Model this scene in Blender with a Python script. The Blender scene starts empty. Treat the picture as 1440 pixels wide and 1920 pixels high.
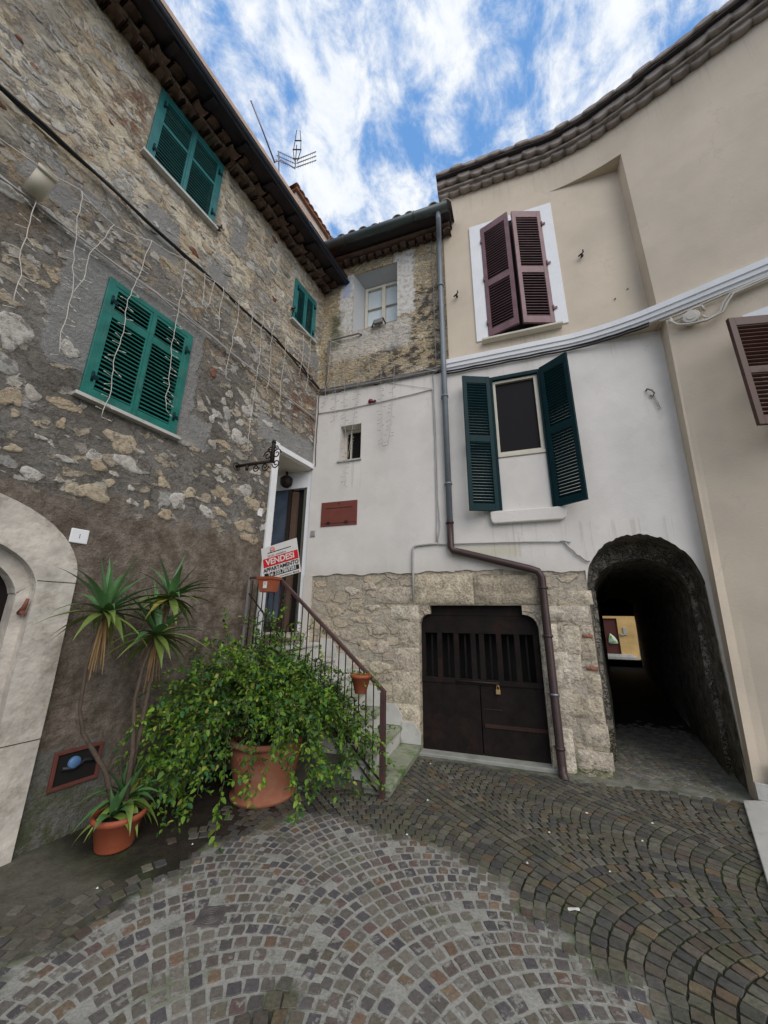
import bpy, math, random
import numpy as np
from math import sin, cos, pi, radians, sqrt, atan2
from mathutils import Vector, Matrix
random.seed(7); rng = np.random.default_rng(7)
S = bpy.context.scene
COL = S.collection

# ------------------------------------------------------------ camera
cam_d = bpy.data.cameras.new('camera'); cam = bpy.data.objects.new('camera', cam_d); COL.objects.link(cam)
cam_d.sensor_fit = 'HORIZONTAL'; cam_d.sensor_width = 36.0; cam_d.lens = 36.0*690/1440
cam_d.clip_start = 0.05; cam_d.clip_end = 500
p_, r_ = radians(15.85), radians(.6)
rt = Vector((1,0,0)); up = Vector((0,-sin(p_),cos(p_))); fw = Vector((0,cos(p_),sin(p_)))
rt2 = rt*cos(r_)+up*sin(r_); up2 = -rt*sin(r_)+up*cos(r_)
M = Matrix((rt2, up2, -fw)).transposed().to_4x4(); M.translation = Vector((0,0,1.6))
cam.matrix_world = M
S.camera = cam
S.render.resolution_x = 768; S.render.resolution_y = 1024

# ------------------------------------------------------------ node helper
class NT:
    def __init__(s, tree): s.t = tree; s.nd = tree.nodes; s.nd.clear()
    def __call__(s, typ, ins=None, **kw):
        n = s.nd.new('ShaderNode'+typ)
        for k, v in kw.items(): setattr(n, k, v)
        for k, v in (ins or {}).items(): s.set(n.inputs[k], v)
        return n
    def set(s, sock, v):
        if hasattr(v, 'is_linked') or hasattr(v, 'links'): s.t.links.new(v, sock)
        else:
            try:
                if sock.type == 'RGBA' and len(v) == 3: v = (*v, 1)
            except TypeError: pass
            sock.default_value = v
    def m(s, op, a, b=0.0, c=0.0, clamp=False):
        n = s.nd.new('ShaderNodeMath'); n.operation = op; n.use_clamp = clamp
        s.set(n.inputs[0], a); s.set(n.inputs[1], b); s.set(n.inputs[2], c); return n.outputs[0]
    def mix(s, f, a, b, blend='MIX'):
        n = s.nd.new('ShaderNodeMix'); n.data_type = 'RGBA'; n.blend_type = blend
        s.set(n.inputs[0], f); s.set(n.inputs[6], a); s.set(n.inputs[7], b); return n.outputs[2]
    def lerp(s, f, a, b):
        n = s.nd.new('ShaderNodeMix'); n.data_type = 'FLOAT'
        s.set(n.inputs[0], f); s.set(n.inputs[2], a); s.set(n.inputs[3], b); return n.outputs[0]
    def step(s, x, a, b, lo=0.0, hi=1.0):
        n = s.nd.new('ShaderNodeMapRange'); n.interpolation_type = 'SMOOTHSTEP'
        for i, v in enumerate((x, a, b, lo, hi)): s.set(n.inputs[i], v)
        return n.outputs[0]
    def ramp(s, f, stops, const=False):
        n = s.nd.new('ShaderNodeValToRGB'); e = n.color_ramp.elements
        if const: n.color_ramp.interpolation = 'CONSTANT'
        while len(e) < len(stops): e.new(0.5)
        for el, (p, c) in zip(e, stops): el.position = p; el.color = (*c, 1)
        s.set(n.inputs[0], f); return n.outputs[0]
    def noise(s, v, sc, det=4, rough=.6, dist=0.0, out=0):
        n = s('TexNoise', {'Vector': v, 'Scale': sc, 'Detail': det, 'Roughness': rough, 'Distortion': dist}); return n.outputs[out]
    def vadd(s, a, b):
        n = s.nd.new('ShaderNodeVectorMath'); n.operation = 'ADD'; s.set(n.inputs[0], a); s.set(n.inputs[1], b); return n.outputs[0]
    def vmul(s, a, b):
        n = s.nd.new('ShaderNodeVectorMath'); n.operation = 'MULTIPLY'; s.set(n.inputs[0], a); s.set(n.inputs[1], b); return n.outputs[0]
    def obj(s): return s('TexCoord').outputs['Object']
    def xyz(s, v):
        n = s('SeparateXYZ', {0: v}); return n.outputs
    def comb(s, x, y, z): return s('CombineXYZ', {0: x, 1: y, 2: z}).outputs[0]
    def box(s, x, z, x0, x1, z0, z1, e=.04):
        a = s.step(x, x0-e, x0+e); b = s.step(x, x1-e, x1+e, 1.0, 0.0)
        c = s.step(z, z0-e, z0+e); d = s.step(z, z1-e, z1+e, 1.0, 0.0)
        return s.m('MULTIPLY', s.m('MULTIPLY', a, b), s.m('MULTIPLY', c, d))
    def finish(s, col, rough=.8, height=None, bstr=.5, bdist=.02, metallic=0.0, spec=.3, extra=None):
        b = s('BsdfPrincipled', {'Base Color': col, 'Roughness': rough, 'Metallic': metallic, 'Specular IOR Level': spec})
        for k, v in (extra or {}).items(): s.set(b.inputs[k], v)
        if height is not None:
            bp = s('Bump', {'Strength': bstr, 'Distance': bdist, 'Height': height}); s.t.links.new(bp.outputs[0], b.inputs['Normal'])
        o = s('OutputMaterial', {'Surface': b.outputs[0]})
def newmat(name):
    m = bpy.data.materials.new(name); m.use_nodes = True; return m, NT(m.node_tree)

# ------------------------------------------------------------ world and sun
SUN_EL, SUN_AZ = radians(37), radians(155)     # azimuth measured from +Y towards +X
W = bpy.data.worlds.new('World'); S.world = W; W.use_nodes = True
w = NT(W.node_tree)
sky = w('TexSky', sky_type='NISHITA'); sky.sun_disc = False; sky.sun_elevation = SUN_EL; sky.sun_rotation = SUN_AZ
sky.air_density = 1.0; sky.dust_density = .6; sky.ozone_density = 3.0; sky.altitude = 300
g = w('TexCoord').outputs['Generated']
X = w.xyz(g)
zz = w.m('ADD', w.m('MAXIMUM', X[2], 0.0), .30)
pv = w.comb(w.m('DIVIDE', X[0], zz), w.m('DIVIDE', X[1], zz), 0.0)
rot = w('VectorRotate', {'Vector': pv, 'Angle': radians(28)}, rotation_type='Z_AXIS').outputs[0]
st = w.vmul(rot, (2.5, 1.9, 1))
n1 = w.noise(w.vadd(st, (3.1, 1.7, 0)), 2.3, 9, .60, .3)
n2 = w.noise(w.vadd(st, (9.0, 2.0, 0)), 6.5, 10, .66, .3)
n3 = w.noise(pv, 1.1, 2, .5)
cl = w.m('ADD', w.m('MULTIPLY', n1, .50), w.m('ADD', w.m('MULTIPLY', n2, .40), w.m('MULTIPLY', n3, .20)))
cm = w.step(cl, .44, .60)
shade = w.ramp(n2, [(0.3, (.72, .80, .93)), (.62, (.98, .99, 1.0))])
skyc = w.mix(1.0, sky.outputs[0], (.118, .103, .088), 'MULTIPLY')
skyc = w.mix(.75, skyc, (.15, .36, .76))
cloud = w.mix(1.0, shade, (.90, .90, .89), 'MULTIPLY')
fin = w.mix(w.m('MULTIPLY', cm, .92), skyc, cloud)
# the sky is brighter round the hidden sun (behind the photographer)
bg = w('Background', {'Color': fin, 'Strength': 1.0})
w('OutputWorld', {'Surface': bg.outputs[0]})
sd = bpy.data.lights.new('sun', 'SUN'); sun = bpy.data.objects.new('sun', sd); COL.objects.link(sun)
sd.energy = 1.5; sd.angle = radians(50); sd.color = (1.0, .93, .85)
sv = Vector((sin(SUN_AZ)*cos(SUN_EL), cos(SUN_AZ)*cos(SUN_EL), sin(SUN_EL)))
sun.rotation_euler = sv.to_track_quat('Z', 'Y').to_euler()
S.view_settings.view_transform = 'Standard'; S.view_settings.look = 'None'
S.view_settings.exposure = 0.25; S.view_settings.gamma = 1.0

# ------------------------------------------------------------ frames and mesh helper
class Frame:
    def __init__(s, P, deg):
        s.P = Vector(P); s.a = radians(deg); s.R = Matrix.Rotation(s.a, 3, 'Z')
    def w(s, x, y, z=0): return s.P + s.R @ Vector((x, y, z))
FB = Frame((1.83, 4.63, 0), -18.8)
FL = Frame((-2.29, 3.48, 0), 63)
FW = Frame((0, 0, 0), 0)
ORG = {}
def shade_(c, k): return tuple(v_*k for v_ in c)
def thing(name, label, cat, F, o=(0,0,0), group=None):
    e = bpy.data.objects.new(name, None); COL.objects.link(e); e.empty_display_size = .1
    e.location = F.w(*o); e.rotation_euler = (0, 0, F.a)
    e['label'] = label; e['category'] = cat
    if group: e['group'] = group
    ORG[e.name] = Vector(o); return e

class MB:
    def __init__(s): s.v = []; s.f = []; s.mi = []; s.sm = []; s.col = []; s.cur = 0; s.smooth = False; s.c = (1,1,1)
    def add(s, vs, fs):
        k = len(s.v); s.v += [tuple(v) for v in vs]
        for f in fs: s.f.append([k+i for i in f]); s.mi.append(s.cur); s.sm.append(s.smooth)
        s.col += [s.c]*len(vs); return k
    def box(s, x0, x1, y0, y1, z0, z1):
        if x0 > x1: x0, x1 = x1, x0
        if y0 > y1: y0, y1 = y1, y0
        if z0 > z1: z0, z1 = z1, z0
        s.add([(x0,y0,z0),(x1,y0,z0),(x1,y1,z0),(x0,y1,z0),(x0,y0,z1),(x1,y0,z1),(x1,y1,z1),(x0,y1,z1)],
              [(0,3,2,1),(4,5,6,7),(0,1,5,4),(1,2,6,5),(2,3,7,6),(3,0,4,7)])
    def obox(s, c, ax, ay, az):   # oriented box, half vectors
        c, ax, ay, az = map(Vector, (c, ax, ay, az)); vs = []
        for k in (-1, 1):
            for i, j in ((-1,-1),(1,-1),(1,1),(-1,1)): vs.append(c+ax*i+ay*j+az*k)
        s.add(vs, [(0,3,2,1),(4,5,6,7),(0,1,5,4),(1,2,6,5),(2,3,7,6),(3,0,4,7)])
    def tube(s, pts, r, n=8, cap=True, closed=False):
        pts = [Vector(p) for p in pts]; N = len(pts); rs = r if hasattr(r, '__len__') else [r]*N
        sm = s.smooth; s.smooth = True; rings = []; prev = None
        for i, p in enumerate(pts):
            if closed: d = pts[(i+1) % N]-pts[i-1]
            else: d = (pts[min(i+1, N-1)]-pts[max(i-1, 0)])
            if d.length < 1e-9: d = Vector((0,0,1))
            d.normalize()
            if prev is None: a = d.orthogonal().normalized()
            else:
                a = prev - d*prev.dot(d); a = a.normalized() if a.length > 1e-6 else d.orthogonal().normalized()
            prev = a; b = d.cross(a)
            rings.append([p+(a*cos(2*pi*k/n)+b*sin(2*pi*k/n))*rs[i] for k in range(n)])
        vs = [v for r_ in rings for v in r_]; fs = []
        M_ = N if closed else N-1
        for i in range(M_):
            for k in range(n):
                i2 = (i+1) % N; fs.append((i*n+k, i*n+(k+1) % n, i2*n+(k+1) % n, i2*n+k))
        k0 = s.add(vs, fs); s.smooth = False
        if cap and not closed:
            s.f.append([k0+k for k in range(n)][::-1]); s.mi.append(s.cur); s.sm.append(False)
            s.f.append([k0+(N-1)*n+k for k in range(n)]); s.mi.append(s.cur); s.sm.append(False)
        s.smooth = sm
    def lathe(s, c, prof, n=32, axis='z'):
        c = Vector(c); vs = []; sm = s.smooth; s.smooth = True
        for r_, h in prof:
            for k in range(n):
                a = 2*pi*k/n
                vs.append(c+Vector((r_*cos(a), r_*sin(a), h)) if axis == 'z' else c+Vector((r_*cos(a), h, r_*sin(a))))
        fs = []
        for i in range(len(prof)-1):
            for k in range(n):
                q = (i*n+k, i*n+(k+1) % n, (i+1)*n+(k+1) % n, (i+1)*n+k); fs.append(q if axis == 'z' else q[::-1])
        s.add(vs, fs); s.smooth = sm
    def prism(s, poly, y0, y1, holes=None):       # polygon in xz extruded along y, y0 front
        n = len(poly)
        s.add([(x, y0, z) for x, z in poly]+[(x, y1, z) for x, z in poly],
              [tuple(range(n)), tuple(range(2*n-1, n-1, -1))]+[(i, i+n, (i+1) % n+n, (i+1) % n) for i in range(n)])
    def hprism(s, poly, z0, z1):       # polygon in xy extruded in z
        n = len(poly)
        s.add([(x, y, z0) for x, y in poly]+[(x, y, z1) for x, y in poly],
              [tuple(range(n-1, -1, -1)), tuple(range(n, 2*n))]+[(i, (i+1) % n, (i+1) % n+n, i+n) for i in range(n)])
    def quad(s, a, b, c, d): s.add([a, b, c, d], [(0,1,2,3)])
    def panel(s, x0, x1, lo, hi, y=0.0, step=.1, zs=1):   # vertical strip with variable bottom/top, facing -y
        lf = lo if callable(lo) else (lambda x: lo); hf = hi if callable(hi) else (lambda x: hi); yf = y if callable(y) else (lambda x: y)
        n = max(1, int(math.ceil((x1-x0)/step))); vs = []; fs = []
        for i in range(n+1):
            x = x0+(x1-x0)*i/n
            for j in range(zs+1): vs.append((x, yf(x), lf(x)+(hf(x)-lf(x))*j/zs))
        for i in range(n):
            for j in range(zs):
                a = i*(zs+1)+j; b = a+zs+1; fs.append((a, b, b+1, a+1))
        s.add(vs, fs)
    def sweep_edge(s, pts, y0, y1):     # reveal surface along xz polyline from y0 to y1
        vs = [(x, y0, z) for x, z in pts]+[(x, y1, z) for x, z in pts]; n = len(pts)
        s.add(vs, [(i, i+1, i+1+n, i+n) for i in range(n-1)])
    def build(s, name, mats, parent=None, F=None, origin=None, bevel=0, kind=None, label=None, autosmooth=False):
        me = bpy.data.meshes.new(name)
        o = ORG[root_of(parent).name] if parent is not None else Vector(origin or (0,0,0))
        V = np.array(s.v, float)-np.array(o[:])
        me.from_pydata(V.tolist(), [], s.f)
        if not isinstance(mats, (list, tuple)): mats = [mats]
        for m in mats: me.materials.append(m)
        me.polygons.foreach_set('material_index', s.mi); me.polygons.foreach_set('use_smooth', s.sm)
        if any(c != (1,1,1) for c in s.col[:200]) or any(c != (1,1,1) for c in s.col[-50:]):
            at = me.color_attributes.new('tint', 'FLOAT_COLOR', 'POINT')
            at.data.foreach_set('color', np.c_[np.array(s.col, float), np.ones(len(s.col))].ravel())
        me.update()
        ob = bpy.data.objects.new(name, me); COL.objects.link(ob)
        if parent is not None: ob.parent = parent
        else:
            F = F or FW; ob.location = F.w(*o); ob.rotation_euler = (0, 0, F.a)
        if bevel:
            b = ob.modifiers.new('bevel', 'BEVEL'); b.width = bevel; b.segments = 2; b.limit_method = 'ANGLE'; b.angle_limit = radians(40)
        if kind: ob['kind'] = kind
        if label: ob['label'] = label
        return ob
def root_of(o):
    while o.parent: o = o.parent
    return o
def tag(o, label, cat, group=None):
    o['label'] = label; o['category'] = cat
    if group: o['group'] = group
    return o
def text(body, size, loc, rotm, mat, parent, name='lettering', ext=.0015, sx=1.0, bold=.0):
    cu = bpy.data.curves.new(name, 'FONT'); cu.body = body; cu.size = size; cu.extrude = ext; cu.align_x = 'CENTER'; cu.align_y = 'CENTER'; cu.offset = bold
    tmp = bpy.data.objects.new('tmp', cu); COL.objects.link(tmp)
    dg = bpy.context.evaluated_depsgraph_get(); me = bpy.data.meshes.new_from_object(tmp.evaluated_get(dg))
    bpy.data.objects.remove(tmp); bpy.data.curves.remove(cu)
    T = Matrix.Translation(Vector(loc)-ORG[root_of(parent).name]) @ rotm.to_4x4() @ Matrix.Diagonal((sx, 1, 1, 1))
    me.transform(T); me.materials.clear(); me.materials.append(mat); me.name = name
    ob = bpy.data.objects.new(name, me); COL.objects.link(ob); ob.parent = parent; return ob
RX = Matrix.Rotation(pi/2, 3, 'X')     # text facing -y

# ------------------------------------------------------------ materials
def simple(name, col, rough=.6, var=.15, bump=.15, bs=30, metallic=0.0, dirt=None, dirt_amt=.4, spec=.3, dscale=3.0, bdist=.01):
    m, n = newmat(name); v = n.obj()
    a = n.noise(v, bs*.35, 5, .65); b = n.noise(v, bs, 3, .6)
    lo = tuple(c*(1-var) for c in col); hi = tuple(min(1, c*(1+var)) for c in col)
    c = n.ramp(a, [(.3, lo), (.7, hi)])
    if dirt:
        d = n.step(n.noise(v, dscale, 6, .7), .5, .68); c = n.mix(n.m('MULTIPLY', d, dirt_amt), c, dirt)
    rr = n.lerp(a, rough*.85, min(1, rough*1.1))
    n.finish(c, rr, n.m('ADD', a, n.m('MULTIPLY', b, .5)), bump, bdist, metallic, spec); return m

def rubble_mat(name, mode):
    """irregular field stone in mortar; mode 'left', 'upper' or 'base'"""
    m, n = newmat(name); v = n.obj(); x, y, z = n.xyz(v)
    p = n.comb(x, n.m('MULTIPLY', y, .6), z)
    big = n.noise(p, 1.1, 3, .5); med = n.noise(p, 3.2, 4, .6); fine = n.noise(p, 22, 6, .7); grit = n.noise(p, 90, 4, .7)
    wv = n.vmul(n.vadd(n.noise(p, 3.5, 3, .6, out=1), (-.5, -.5, -.5)), (.22, .22, .16))
    wv2 = n.vmul(n.vadd(n.noise(p, 14, 4, .7, out=1), (-.5, -.5, -.5)), (.07, .07, .06))
    q = n.vadd(n.vadd(n.comb(x, z, n.m('MULTIPLY', y, .5)), wv), wv2)
    def layer(sx, sz, off, thr, soft, rnd=1.0):
        qq = n.vadd(n.vmul(q, (sx, sz, 1.0)), off)
        d = n('TexVoronoi', {'Vector': qq, 'Scale': 1.0, 'Randomness': rnd}, feature='DISTANCE_TO_EDGE', voronoi_dimensions='2D').outputs['Distance']
        c = n('TexVoronoi', {'Vector': qq, 'Scale': 1.0, 'Randomness': rnd}, feature='F1', voronoi_dimensions='2D').outputs['Color']
        e = n.m('ADD', d, n.m('MULTIPLY', n.m('SUBTRACT', fine, .5), .22))
        return n.step(e, thr, n.m('ADD', thr, soft)), n.xyz(c), e
    zn = n.m('ADD', z, n.m('MULTIPLY', n.m('SUBTRACT', med, .5), .9))
    xn = n.m('ADD', x, n.m('MULTIPLY', n.m('SUBTRACT', med, .5), .5))
    if mode == 'left':
        m1, c1, e1 = layer(4.2, 7.5, (0, 0, 0), .10, .07)
        m2, c2, e2 = layer(9.0, 15, (5, 3, 0), .12, .10)
        # how much stone shows, by height up the wall
        cov = n.m('ADD', n.step(zn, 4.9, 6.0, .30, .50), n.m('MULTIPLY', n.m('SUBTRACT', med, .5), .9))
        covx = n.step(xn, .4, 1.5, 0.0, .32)
        cov = n.m('ADD', cov, n.m('MULTIPLY', covx, n.step(zn, 3.6, 4.0)), clamp=True)
        low = n.step(zn, 2.45, 2.62)
        s1 = n.m('MULTIPLY', n.m('MULTIPLY', m1, n.step(n.m('SUBTRACT', cov, c1[0]), -.02, .02)), low)
        s2 = n.m('MULTIPLY', n.m('MULTIPLY', m2, n.step(n.m('SUBTRACT', n.m('MULTIPLY', cov, .62), c2[0]), -.02, .02)), low)
        stone1 = n.ramp(n.m('FRACT', n.m('MULTIPLY', c1[1], 7.3)), [(0, (.60,.57,.51)), (.25, (.42,.38,.32)), (.5, (.55,.45,.32)), (.72, (.35,.34,.32)), (.88, (.66,.64,.60)), (1, (.46,.37,.25))])
        stone2 = n.ramp(c2[1], [(0, (.50,.42,.29)), (.3, (.38,.35,.31)), (.6, (.54,.46,.33)), (.85, (.60,.57,.52)), (.97, (.60,.57,.52)), (1, (.28,.12,.07))])
        mort_lo = n.ramp(n.m('ADD', n.m('MULTIPLY', big, .6), n.m('MULTIPLY', fine, .4)), [(.35, (.125,.112,.095)), (.5, (.20,.18,.155)), (.65, (.31,.29,.26))])
        mort_hi = n.ramp(n.m('ADD', n.m('MULTIPLY', med, .6), n.m('MULTIPLY', fine, .4)), [(.34, (.46,.40,.30)), (.48, (.70,.61,.455)), (.62, (.78,.72,.60))])
        mort = n.mix(n.step(zn, 5.0, 5.9), mort_lo, mort_hi)
        och = n.m('MULTIPLY', n.step(n.noise(p, 1.9, 5, .62), .50, .57), n.step(zn, 4.2, 5.2)); mort = n.mix(n.m('MULTIPLY', och, .65), mort, n.ramp(fine, [(.35, (.36,.25,.145)), (.65, (.60,.45,.28))]))
        gry = n.m('MULTIPLY', n.step(n.noise(n.vadd(p, (4, 2, 7)), 1.5, 5, .62), .50, .56), n.step(zn, 7.4, 6.6)); mort = n.mix(n.m('MULTIPLY', gry, .7), mort, n.ramp(fine, [(.35, (.16,.15,.135)), (.65, (.32,.305,.28))]))
        wht = n.m('MULTIPLY', n.step(n.noise(n.vadd(p, (9, 5, 1)), 3.4, 6, .7), .57, .63), n.step(zn, 4.6, 5.4)); mort = n.mix(n.m('MULTIPLY', wht, .6), mort, (.62,.60,.56))
        # damp dark lower render
        lowc = n.ramp(n.m('ADD', n.m('MULTIPLY', n.noise(p, 5, 7, .72), .75), n.m('MULTIPLY', grit, .25)), [(.34, (.085,.063,.047)), (.48, (.185,.148,.115)), (.60, (.34,.285,.235))])
        mort = n.mix(low, lowc, mort)
        h = n.m('ADD', n.m('MULTIPLY', s1, .55), n.m('MULTIPLY', s2, .35))
        st = n.mix(s2, mort, stone2); st = n.mix(s1, st, stone1)
        vein = n.ramp(n.noise(n.vmul(p, (1, 1, 2.2)), 16, 6, .75, .6), [(.36, (.55,.47,.36)), (.50, (1,1,1)), (.7, (1.15,1.13,1.08))])
        st = n.mix(n.m('MAXIMUM', s1, s2), st, n.mix(.85, st, vein, 'MULTIPLY'))
        # brick patches
        br = n('TexBrick', {'Vector': n.vadd(n.comb(x, z, 0), wv2), 'Color1': (.30,.11,.06,1), 'Color2': (.22,.09,.055,1), 'Mortar': (.27,.22,.16,1), 'Scale': 1.0, 'Mortar Size': .014, 'Brick Width': .24, 'Row Height': .062}, offset=.5)
        bm_ = n.m('MULTIPLY', n.m('MAXIMUM', n.box(xn, zn, -1.15, -.8, 6.4, 7.1, .1), n.m('MAXIMUM', n.box(xn, zn, 1.75, 2.5, 4.6, 5.2, .12), n.box(xn, zn, 1.9, 2.3, 5.3, 5.8, .1))), n.step(n.noise(p, 7, 4, .6), .45, .52))
        st = n.mix(n.m('MULTIPLY', bm_, .85), st, br.outputs[0])
        h = n.lerp(bm_, h, n.m('MULTIPLY', n.m('SUBTRACT', 1.0, br.outputs['Fac']), .5))
        # smooth cement patches
        ed = n.m('MULTIPLY', n.m('SUBTRACT', n.noise(p, 6, 5, .65), .5), .28)
        xe = n.m('ADD', x, ed); ze = n.m('ADD', z, ed)
        cem = n.box(xe, ze, -1.12, .24, 3.62, 4.86, .015)
        for bx in ((-1.52,-1.08,5.0,5.25),(-.62,-.25,5.35,5.95),(.15,.42,5.65,6.0),(.38,.62,6.4,7.1),(1.9,2.4,5.75,6.1),(1.2,2.44,3.95,4.35),(-1.35,-.9,5.28,5.36),(.1,.5,3.4,3.75)):
            cem = n.m('MAXIMUM', cem, n.m('MULTIPLY', n.box(xe, ze, *bx, .03), .92))
        cemc = n.ramp(n.m('ADD', n.m('MULTIPLY', med, .5), n.m('MULTIPLY', fine, .5)), [(.35, (.25,.245,.235)), (.65, (.38,.375,.36))])
        st = n.mix(cem, st, cemc); h = n.lerp(cem, h, n.m('ADD', .34, n.m('MULTIPLY', fine, .1)))
        # cracks
        crk = n('TexVoronoi', {'Vector': n.vadd(n.vmul(q, (2.0, 3.6, 1)), n.noise(p, 9, 5, .8, out=1)), 'Scale': 1.6}, feature='DISTANCE_TO_EDGE', voronoi_dimensions='2D').outputs['Distance']
        ck = n.m('MULTIPLY', n.step(crk, 0.0, .035, 1.0, 0.0), n.m('MULTIPLY', low, n.m('SUBTRACT', 1.0, n.m('MULTIPLY', cem, .8))))
        st = n.mix(n.m('MULTIPLY', ck, .32), st, (.08,.065,.05)); h = n.m('SUBTRACT', h, n.m('MULTIPLY', ck, .22))
        # moss and cement near the foot
        ft = n.m('MULTIPLY', n.step(z, .75, .05), n.step(n.noise(p, 4.5, 6, .7), .42, .55))
        ft = n.m('MULTIPLY', ft, n.step(x, .2, -.2))
        st = n.mix(n.m('MULTIPLY', n.box(xe, ze, -.62, .02, -.2, .62, .03), .9), st, n.ramp(fine, [(.3, (.12,.12,.10)), (.7, (.26,.26,.235))]))
        st = n.mix(n.m('MULTIPLY', ft, .75), st, (.085,.10,.035))
        h = n.m('ADD', h, n.m('ADD', n.m('MULTIPLY', fine, n.lerp(low, 1.4, 1.35)), n.m('MULTIPLY', grit, n.lerp(low, .5, .3))))
        n.finish(st, .88, h, .95, .038, spec=.2)
    elif mode == 'upper':
        m1, c1, e1 = layer(6.5, 12, (1, 2, 0), .06, .10)
        stone = n.ramp(c1[1], [(0, (.62,.50,.33)), (.3, (.48,.42,.33)), (.55, (.66,.56,.40)), (.8, (.42,.39,.34)), (1, (.66,.60,.49))])
        mort = n.ramp(n.m('ADD', n.m('MULTIPLY', med, .5), n.m('MULTIPLY', fine, .5)), [(.38, (.36,.29,.19)), (.50, (.66,.54,.36)), (.62, (.78,.69,.53))])
        st = n.mix(n.m('MULTIPLY', m1, n.step(c1[0], .3, .36)), mort, stone)
        v2 = n.noise(n.vmul(p, (1, 1, 2.0)), 12, 7, .8, .8)
        st = n.mix(.9, st, n.ramp(v2, [(.36, (.25,.21,.17)), (.5, (.85,.82,.78)), (.7, (1.15,1.12,1.05))]), 'MULTIPLY')
        # black lichen blotches
        bl = n.m('MULTIPLY', n.step(n.noise(n.vmul(p, (1, 1, 1.7)), 3.6, 8, .75), .485, .545), n.m('MULTIPLY', n.step(x, -2.7, -1.9), n.step(zn, 7.5, 6.9)))
        st = n.mix(n.m('MULTIPLY', bl, .85), st, (.055,.052,.05))
        ed = n.m('MULTIPLY', n.m('SUBTRACT', n.noise(p, 7, 5, .65), .5), .3); xe = n.m('ADD', x, ed); ze = n.m('ADD', z, ed)
        pl = n.m('MAXIMUM', n.box(xe, ze, -1.78, -1.42, 6.6, 8.0, .02), n.m('MAXIMUM', n.box(xe, ze, -2.85, -2.55, 6.5, 7.8, .03), n.m('MULTIPLY', n.box(xe, ze, -3.0, -1.5, 5.95, 6.55, .08), .7)))
        st = n.mix(pl, st, n.ramp(n.noise(p, 13, 6, .7), [(.36, (.33,.29,.23)), (.5, (.56,.53,.49)), (.7, (.66,.65,.64))]))
        bu = n.m('MULTIPLY', n.box(xe, ze, -2.8, -2.62, 7.3, 7.75, .04), .6); st = n.mix(bu, st, (.28,.36,.55))
        gr = n.m('MULTIPLY', n.box(xe, ze, -3.0, -2.8, 6.2, 7.0, .08), .7); st = n.mix(gr, st, (.06,.075,.03))
        h = n.m('ADD', n.m('MULTIPLY', m1, .4), n.m('ADD', n.m('MULTIPLY', v2, .7), n.m('MULTIPLY', fine, .4)))
        h = n.lerp(pl, h, .7)
        n.finish(st, .9, h, 1.0, .05, spec=.2)
    else:
        m1, c1, e1 = layer(3.6, 6.6, (2, 7, 0), .07, .08)
        m2, c2, e2 = layer(8.5, 13, (4, 1, 0), .10, .08)
        stone = n.ramp(c1[1], [(0, (.54,.46,.35)), (.4, (.46,.40,.32)), (.7, (.57,.49,.38)), (1, (.43,.36,.27))])
        mort = n.ramp(n.m('ADD', n.m('MULTIPLY', med, .6), n.m('MULTIPLY', fine, .4)), [(.4, (.36,.32,.26)), (.6, (.47,.425,.355))])
        st = n.mix(n.m('MULTIPLY', m2, n.step(c2[0], .55, .6)), mort, stone)
        st = n.mix(n.m('MULTIPLY', m1, n.step(c1[0], .3, .34)), st, stone)
        st = n.mix(.6, st, n.ramp(n.noise(n.vmul(p, (1, 1, 1.6)), 14, 7, .78, .5), [(.36, (.5,.42,.34)), (.5, (.95,.93,.9)), (.7, (1.1,1.08,1.05))]), 'MULTIPLY')
        mo = n.m('MULTIPLY', n.step(z, .45, 0.0), n.step(n.noise(p, 6, 5, .7), .40, .56)); st = n.mix(n.m('MULTIPLY', mo, .8), st, (.10,.12,.035))
        h = n.m('ADD', n.m('MULTIPLY', m1, n.m('MULTIPLY', n.step(c1[0], .3, .34), .6)), n.m('ADD', n.m('MULTIPLY', fine, .45), n.m('MULTIPLY', m2, .15)))
        n.finish(st, .9, h, .9, .035, spec=.2)
    return m

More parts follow.
